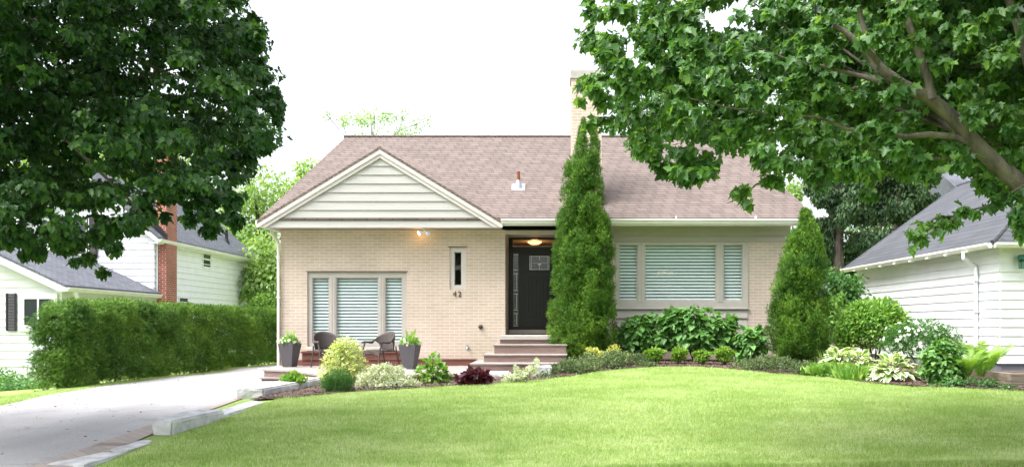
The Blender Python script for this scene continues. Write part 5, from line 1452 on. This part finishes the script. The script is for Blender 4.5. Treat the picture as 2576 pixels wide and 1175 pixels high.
# house behind the garage
nbh = thing('brick_house', 'partly hidden house with grey roof and red brick chimney rising behind the white garage', 'house', (19, 42, .5))
mb = MB(); mb.box(17.5, 28, 40, 50, .2, 6.2); mb.build('wall', M['redbrick'], nbh)
mb = MB(); mb.ext([(17.1, 39.5, 6.2), (17.1, 50.5, 6.2), (17.1, 45, 9.0)], (11.4, 0, 0)); rfh = mb.build('roof', M['grey_shingle'], nbh)
mb = MB(); mb.box(X_(2455, 42), X_(2490, 42), 41.6, 42.4, 6.5, Z_(426, 42)); mb.build('chimney', M['redbrick'], rfh)

# ---------------------------------------------------------------- background trees
def bgtree(name, label, base, centre, R, nclump, rc, n, size, m, seed, shape=OVAL, trunk_r=.18, limbs=14, bark='darkbark', cat='tree', group='trees behind the houses', lo=.25, **kw):
    if trunk_r < .1 and cat == 'tree': limbs = 9
    r = np.random.default_rng(seed); root = thing(name, label, cat, base, group)
    cl = fill_clumps(centre, R, nclump, rc, r, lo)
    fbuild('crown', [leaves_on(cl, n, size, shape, r, centre=centre, seed=seed, **kw)], M[m], root)
    mb = MB(); b_ = np.array(base, float); c = np.array(centre, float)
    top = c + [0, 0, R[2] * .5]
    mb.tube([b_ + [0, 0, -.2], b_ * .55 + c * .45 + r.normal(size=3) * .2, c, top], [trunk_r, trunk_r * .75, trunk_r * .5, trunk_r * .12], 8)
    for k in range(limbs):
        t = cl[r.integers(len(cl)), :3]; s_ = b_ + (c - b_) * r.uniform(.45, 1.05)
        mb.tube([s_, (s_ + t) / 2 + [0, 0, .2], t], [trunk_r * .35, trunk_r * .22, .02], 5)
    mb.build('trunk', M[bark], root)
    return root
def bt(name, label, px, py, Y, rx, rz, seed, m='treebright', dens=1.0, size=.26, rc=.9, gz=0.0, **kw):
    c = W(px, py, Y); Rr = (rx / F * Y, rx / F * Y * .8, rz / F * Y)
    nc = int(34 * dens * max(1, Rr[0] * Rr[2] / 9)); nn2 = int(5200 * dens * max(.6, Rr[0] * Rr[2] / 9))
    bgtree(name, label, (c[0], Y, gz), c, Rr, nc, rc, nn2, size, m, seed, **kw)
bt('maple_tree', 'airy light green tree between the left white house and the brick house', 650, 560, 52, 105, 150, 200, dens=1.3)
bt('maple_tree', 'light green tree filling the gap low beside the downspout of the brick house', 668, 700, 46, 55, 90, 201, dens=1.0, rc=.7)
bt('maple_tree', 'sparse pale tree top rising above the left end of the brown roof', 935, 322, 56, 170, 60, 202, dens=.6, size=.14, rc=.55, lo=.1, trunk_r=.05)
bt('maple_tree', 'thin-topped tree behind the left end of the brown ridge', 800, 470, 50, 70, 60, 203, dens=.6, rc=.6)
bt('maple_tree', 'dense low dark tree at the back corner of the left white house', 650, 750, 56, 40, 60, 204, m='darkgreen', dens=.8, rc=.8)
bt('maple_tree', 'tree showing through gaps behind the left white house chimney', 390, 420, 60, 150, 140, 205, dens=.7, size=.3)
bt('maple_tree', 'tree beyond the wing of the left white house', 120, 470, 62, 190, 150, 206, dens=.7, size=.3)
shrub('garden_bush', 'round bright green bush above the far end of the hedge', 'bush', at(668, 41), [tuple(W(px, py, 41)) + (rx / F * 41, .6, rz / F * 41) for px, py, rx, rz in [(668, 760, 38, 22), (650, 775, 26, 20), (690, 770, 26, 24)]], 2600, .12, OVAL, M['hedge'], 207)
# spruces behind, right
def spruce(label, px, Y, topy, boty, rx, seed, n=9000, gz=.5):
    r = np.random.default_rng(seed); x = X_(px, Y); root = thing('spruce_tree', label, 'spruce', (x, Y, gz), 'spruces behind the house')
    zt, zb = Z_(topy, Y), Z_(boty, Y); cl = []; mb = MB(); Rw = rx / F * Y
    mb.tube([(x, Y, gz - .2), (x, Y, zb), (x, Y, zt)], [.28, .22, .05], 8)
    for k in range(44):
        f = r.random(); z = zb + (zt - zb) * f; L = Rw * (1.05 - .7 * f) * r.uniform(.7, 1.1); az = r.uniform(0, 6.28)
        d = np.array([math.cos(az), math.sin(az), 0]); pts = [np.array([x, Y, z]) + d * L * t + [0, 0, -.28 * L * t + .22 * L * t * t] for t in (0, .35, .7, 1)]
        mb.tube(pts, [.06, .045, .03, .01], 5)
        for t in np.linspace(.25, 1, 7):
            p = np.array([x, Y, z]) + d * L * t + [0, 0, -.28 * L * t + .22 * L * t * t]
            cl.append((p[0], p[1], p[2] - .28, .24, .24, .44))
    mb.build('trunk', M['darkbark'], root)
    fbuild('crown', [leaves_on(cl, n * 2, .17, NEEDLE, r, centre=(x, Y, (zt + zb) / 2), up=.2, out=.4, rnd=.45, tipdn=1.1, tipout=.35, shell=.9, seed=seed)], M['spruce'], root)
spruce('dark drooping spruce just right of the brown roof end', 2110, 38, 200, 690, 130, 210, 24000)
spruce('dark drooping spruce rising behind the left slope of the garage roof', 2260, 41, 240, 700, 125, 211, 24000)
spruce('far dark spruce behind the garage ridge', 2420, 46, 330, 640, 100, 212, 7000)
bt('old_tree', 'half-bare trunked tree against the sky above the garage roof', 2290, 520, 50, 85, 70, 213, dens=.42, size=.24, rc=.6, trunk_r=.45, bark='darkbark')
bt('maple_tree', 'pale leafy tree seen low between the spruces and the garage eave', 2140, 680, 50, 90, 50, 214, dens=.55, size=.2, rc=.6)
bt('maple_tree', 'dense mid-green tree filling the gap between the spruces above the garage roof', 2215, 560, 48, 110, 110, 220, m='darkgreen', dens=.9, size=.18, rc=.7)
bt('lilac_shrub', 'tall dark green shrub between the small cedar and the garage', 2120, 755, 27, 42, 105, 215, m='darkgreen', dens=1.0, size=.13, rc=.34, gz=.6, cat='shrub', group='shrubs beside the garage', trunk_r=.06, limbs=8)
bt('golden_shrub', 'yellow-green tree tip peeking over the right end of the brown roof', 1992, 482, 36, 26, 24, 216, m='treebright', dens=.3, size=.14, rc=.25, gz=.6, cat='shrub', group='shrubs beside the garage', trunk_r=.05, limbs=4)
bt('lilac_shrub', 'small light green sapling just right of the small cedar', 2098, 790, 25.5, 26, 40, 217, m='bright', dens=.3, size=.12, rc=.25, gz=.6, cat='shrub', group='shrubs beside the garage', trunk_r=.05, limbs=5)
bt('maple_tree', 'tree behind the brick house seen through the near maple leaves', 1800, 300, 44, 200, 140, 218, m='maple2', dens=.8, size=.26)
bt('maple_tree', 'tall dark tree beyond the right neighbour seen through the near maple', 2450, 200, 60, 230, 200, 219, m='darkgreen', dens=.8, size=.34)

# ---------------------------------------------------------------- near maples
def poly_leaves(poly, Y0, Y1, ncl, rpx, nl, size, r, centre, shape=MAPLE, cull=None, **kw):
    P_ = np.array(poly, float); x0, y0 = P_.min(0); x1, y1 = P_.max(0)
    px = r.uniform(x0, x1, ncl * 6); py = r.uniform(y0, y1, ncl * 6)
    k = inpoly(px, py, poly)
    if cull is not None: k &= cull(px, py)
    px, py = px[k][:ncl], py[k][:ncl]; Y = r.uniform(Y0, Y1, len(px))
    s_ = rpx * r.uniform(.6, 1.3, len(px)) / F * Y
    cl = np.c_[(px - CX) / F * Y, Y, EYE - (py - CY) / F * Y, s_ * 1.25, s_ * 1.25, s_ * .6]
    return leaves_on(cl, nl, size, shape, r, centre=centre, shell=.95, **kw), cl

# left maple
r = np.random.default_rng(300)
lm = thing('maple_tree', 'large near maple whose dark dense crown fills the upper left corner', 'tree', (-9.6, 11.5, 0), 'maples overhanging the front yard')
cen = (-7.2, 11.8, 4.6)
polyL = [(-500, -260), (560, -260), (600, -60), (625, 20), (655, 90), (668, 160), (660, 230), (680, 300), (672, 350), (640, 385), (610, 430), (585, 480), (562, 545), (530, 560), (505, 520), (470, 480), (430, 500),
         (385, 540), (335, 560), (285, 610), (255, 650), (215, 650), (190, 620), (140, 640), (95, 600), (60, 620), (10, 605), (-80, 640), (-500, 560)]
kwL = dict(up=.65, out=.55, rnd=.42, tipdn=.8, tipout=.45, vfreq=1.1, vamp=.35)
def cullL(px, py):
    nz = lump(np.c_[px / 75., py / 75., px * 0], 1.6, 77)
    return nz < 1.45 - .85 * np.clip((py - 260) / 340, 0, 1)
l1, c1_ = poly_leaves(polyL, 9.3, 12.8, 800, 34, 58000, .074, r, cen, seed=301, cull=cullL, **kwL)
polyT = [(-900, -1250), (450, -1250), (620, -700), (590, -230), (-900, -230)]
l2, _ = poly_leaves([(-900, -900), (380, -900), (540, -600), (570, -230), (-900, -230)], 10.0, 13.5, 130, 80, 3600, .24, r, cen, seed=302, **kwL)
l3, _ = poly_leaves([(-900, -230), (-20, -230), (-20, 600), (-900, 500)], 9.5, 14.0, 220, 70, 13000, .105, r, cen, seed=303, **kwL)
l4, _ = poly_leaves([(-300, -250), (590, -250), (625, 60), (640, 260), (600, 380), (520, 440), (400, 470), (200, 520), (-300, 540)], 12.6, 14.8, 360, 48, 30000, .088, r, cen, seed=304, **kwL)
# fringe sprigs along the outline give the uneven leafy edge
fr = []
for i in range(2, len(polyL) - 2):
    a_, b_ = np.array(polyL[i]), np.array(polyL[i + 1])
    for t in np.linspace(0, 1, max(2, int(np.linalg.norm(b_ - a_) / 22)), endpoint=False):
        p = a_ + (b_ - a_) * t + r.normal(size=2) * 19; Yf = r.uniform(9.6, 12.0); s_ = r.uniform(12, 26) / F * Yf
        fr.append(tuple(W(p[0], p[1], Yf)) + (s_, s_, s_ * .9))
l5 = leaves_on(fr, 5200, .075, MAPLE, r, centre=cen, shell=.9, seed=305, **{**kwL, 'vamp': .6})
l6, _ = poly_leaves([(-1400, -1100), (150, -1100), (330, -500), (330, -110), (-1400, -110)], 5.8, 9.6, 110, 90, 2800, .22, r, cen, seed=306, **kwL)
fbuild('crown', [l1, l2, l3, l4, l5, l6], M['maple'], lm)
mb = MB()
mb.tube([(-9.6, 11.5, -.2), (-9.5, 11.5, 1.5), (-9.3, 11.6, 3.0), (-9.0, 11.7, 5.5), (-8.6, 11.8, 8.5)], [.34, .27, .24, .17, .05], 12)
for k in range(14):
    c = c1_[r.integers(len(c1_)), :3]; s0_ = np.array([-9.2, 12.4, r.uniform(2.6, 6.5)]); c = c + [0, .6, 0]
    mb.tube([s0_, s0_ * .6 + c * .4 + [0, 0, .35], s0_ * .25 + c * .75 + [0, 0, .15], c], [.07, .045, .022, .008], 6)
mb.build('trunk', M['bark'], lm)

# right maple
r = np.random.default_rng(310)
rm = thing('maple_tree', 'large near maple spreading leafy limbs across the upper right corner', 'tree', (6.4, 10.2, 0), 'maples overhanging the front yard')
cen = (4.9, 11.0, 4.6)
polyR = [(1560, -80), (1500, -20), (1475, 50), (1490, 110), (1470, 170), (1485, 230), (1520, 290), (1555, 330), (1600, 365), (1650, 385), (1690, 420), (1740, 440), (1790, 400), (1850, 380), (1900, 400), (1960, 430), (2040, 440), (2120, 445),
         (2200, 430), (2290, 440), (2350, 430), (2400, 400), (2450, 430), (2520, 470), (2600, 520), (3000, 500), (3000, -260), (1700, -260)]
kwR = dict(up=.6, out=.5, rnd=.42, tipdn=.85, tipout=.5, vfreq=1.1, vamp=.35)
cullb = lambda px, py: ~((px < 1640) & (np.random.default_rng(1).random(len(px)) < .15))
r1, cr1 = poly_leaves(polyR, 9.9, 13.0, 800, 37, 54000, .085, r, cen, seed=311, cull=cullb, **kwR)
r2, _ = poly_leaves([(2100, -900), (3300, -900), (3300, -230), (1850, -230)], 9.6, 13.5, 130, 80, 3600, .25, r, cen, seed=312, **kwR)
r3, _ = poly_leaves([(2590, -230), (3300, -230), (3300, 500), (2590, 480)], 8.6, 14.0, 200, 70, 13000, .11, r, cen, seed=313, **kwR)
r4, _ = poly_leaves([(1900, -250), (2950, -250), (2950, 380), (2500, 400), (2350, 360), (2150, 370), (2060, 330), (1960, 250), (1930, 50)], 12.6, 14.8, 260, 50, 27000, .098, r, cen, seed=314, **kwR)
sp = []
def sprig(pts, Yf, rpx, n):
    for i in range(len(pts) - 1):
        a_, b_ = np.array(pts[i]), np.array(pts[i + 1])
        for t in np.linspace(0, 1, max(2, int(np.linalg.norm(b_ - a_) / 16)), endpoint=False):
            p = a_ + (b_ - a_) * t + r.normal(size=2) * 8; s_ = rpx * r.uniform(.7, 1.2) / F * Yf; sp.append(tuple(W(p[0], p[1], Yf)) + (s_, s_, s_ * .8))
sprigs = [([(1640, 400), (1700, 440), (1735, 465)], 10.2, 22), ([(1960, 440), (1900, 470), (1870, 500), (1830, 515)], 9.6, 15), ([(2576, 470), (2490, 520), (2420, 540), (2360, 580), (2310, 605), (2270, 585)], 9.0, 11),
          ([(2420, 545), (2350, 555), (2290, 590)], 9.1, 12), ([(2590, 520), (2560, 560), (2550, 600)], 8.8, 22), ([(1500, 60), (1450, 95)], 10.0, 12), ([(1500, 200), (1455, 225), (1450, 250)], 9.9, 12), ([(1560, 300), (1500, 300), (1480, 315)], 9.8, 12),
          ([(1510, 30), (1470, 10)], 10.0, 14), ([(1640, 330), (1600, 390)], 9.8, 18), ([(1800, 400), (1770, 450)], 9.8, 18), ([(2040, 430), (2070, 480)], 9.8, 18), ([(2200, 440), (2180, 490)], 10.2, 16), ([(2480, 440), (2500, 510)], 9.3, 20), ([(1530, 240), (1490, 260)], 9.9, 14)]
mt = MB()
for pts, Yf, rp in sprigs:
    sprig(pts, Yf, rp, 0); mt = MB(); mt.tube([W(x, y - 4, Yf) for x, y in pts], np.linspace(.012, .004, len(pts)), 5); mt.build('twig', M['bark'], rm)
# open outer sprays of big separate leaves on the left side of the crown
for k in range(46):
    px = r.uniform(1480, 1760); py = r.uniform(20, 400)
    if py > 230 + (px - 1480) * .75: continue
    Yf = r.uniform(9.2, 9.9); s_ = r.uniform(18, 34) / F * Yf; sp.append(tuple(W(px, py, Yf)) + (s_, s_, s_ * .6))
r5 = leaves_on(sp, 3300, .090, MAPLE, r, centre=cen, shell=.9, seed=315, **{**kwR, 'vamp': .6})
front_ = []
for k in range(150):
    px = r.uniform(1700, 2560); py = r.uniform(20, 440); Yf = r.uniform(8.7, 9.8); s_ = r.uniform(18, 34) / F * Yf; front_.append(tuple(W(px, py, Yf)) + (s_, s_, s_ * .5))
r6 = leaves_on(front_, 4300, .088, MAPLE, r, centre=cen, shell=.9, seed=316, **kwR)
r7, _ = poly_leaves([(2150, -110), (2200, -1100), (3900, -1100), (3900, -110)], 5.8, 9.2, 150, 90, 5000, .2, r, cen, seed=317, **kwR)
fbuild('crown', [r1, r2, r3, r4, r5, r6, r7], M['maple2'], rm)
mb = MB()
mb.tube([(6.4, 10.2, -.2), (6.35, 10.2, 1.0), (6.2, 10.1, 1.7), (5.9, 9.9, 3.0), (5.8, 10.0, 5.0), (5.6, 10.4, 8.5)], [.32, .26, .24, .20, .14, .05], 12)
def limb(pts, Yf, w0, w1, Ye=None):
    n = len(pts); ys = np.linspace(Yf, Ye or Yf, n)
    mb.tube([W(p[0], p[1], y) for p, y in zip(pts, ys)], np.linspace(w0, w1, n) / 2 / F * Yf, 9)
limb([(2920, 740), (2700, 580), (2600, 490), (2520, 425), (2460, 370), (2400, 300), (2335, 245), (2270, 215), (2215, 175), (2180, 130)], 9.15, 54, 24)
limb([(2215, 178), (2190, 150), (2160, 110), (2125, 80), (2095, 65)], 9.15, 24, 12)
limb([(2200, 165), (2190, 120), (2170, 60), (2160, 20)], 9.15, 20, 10)
limb([(2345, 250), (2335, 200), (2310, 130), (2285, 60), (2265, -10), (2240, -90)], 9.1, 22, 14)
limb([(2440, 360), (2400, 345), (2340, 338), (2280, 345), (2200, 330), (2130, 325), (2060, 295)], 9.15, 20, 7)
limb([(2210, 205), (2120, 180), (2060, 165), (1980, 150), (1900, 120)], 9.25, 12, 5)
limb([(2060, 295), (1960, 290), (1850, 275), (1720, 245), (1600, 215)], 9.5, 6, 3)
limb([(2700, 560), (2640, 400), (2600, 200), (2560, 60), (2500, -100)], 9.6, 40, 18)
limb([(2480, 385), (2430, 400), (2330, 400), (2220, 385), (2150, 370)], 9.7, 9, 4)
for k in range(14):
    c = cr1[r.integers(len(cr1)), :3] + np.array([0, .5, 0]); s0_ = W(2400, 330, 9.9) if k % 2 else W(2230, 200, 9.9)
    mb.tube([s0_, (s0_ + c) / 2 + [0, .5, .12], c], [.025, .014, .005], 5)
mb.v += []
tr_ = mb.build('trunk', M['bark'], rm, smooth=True)
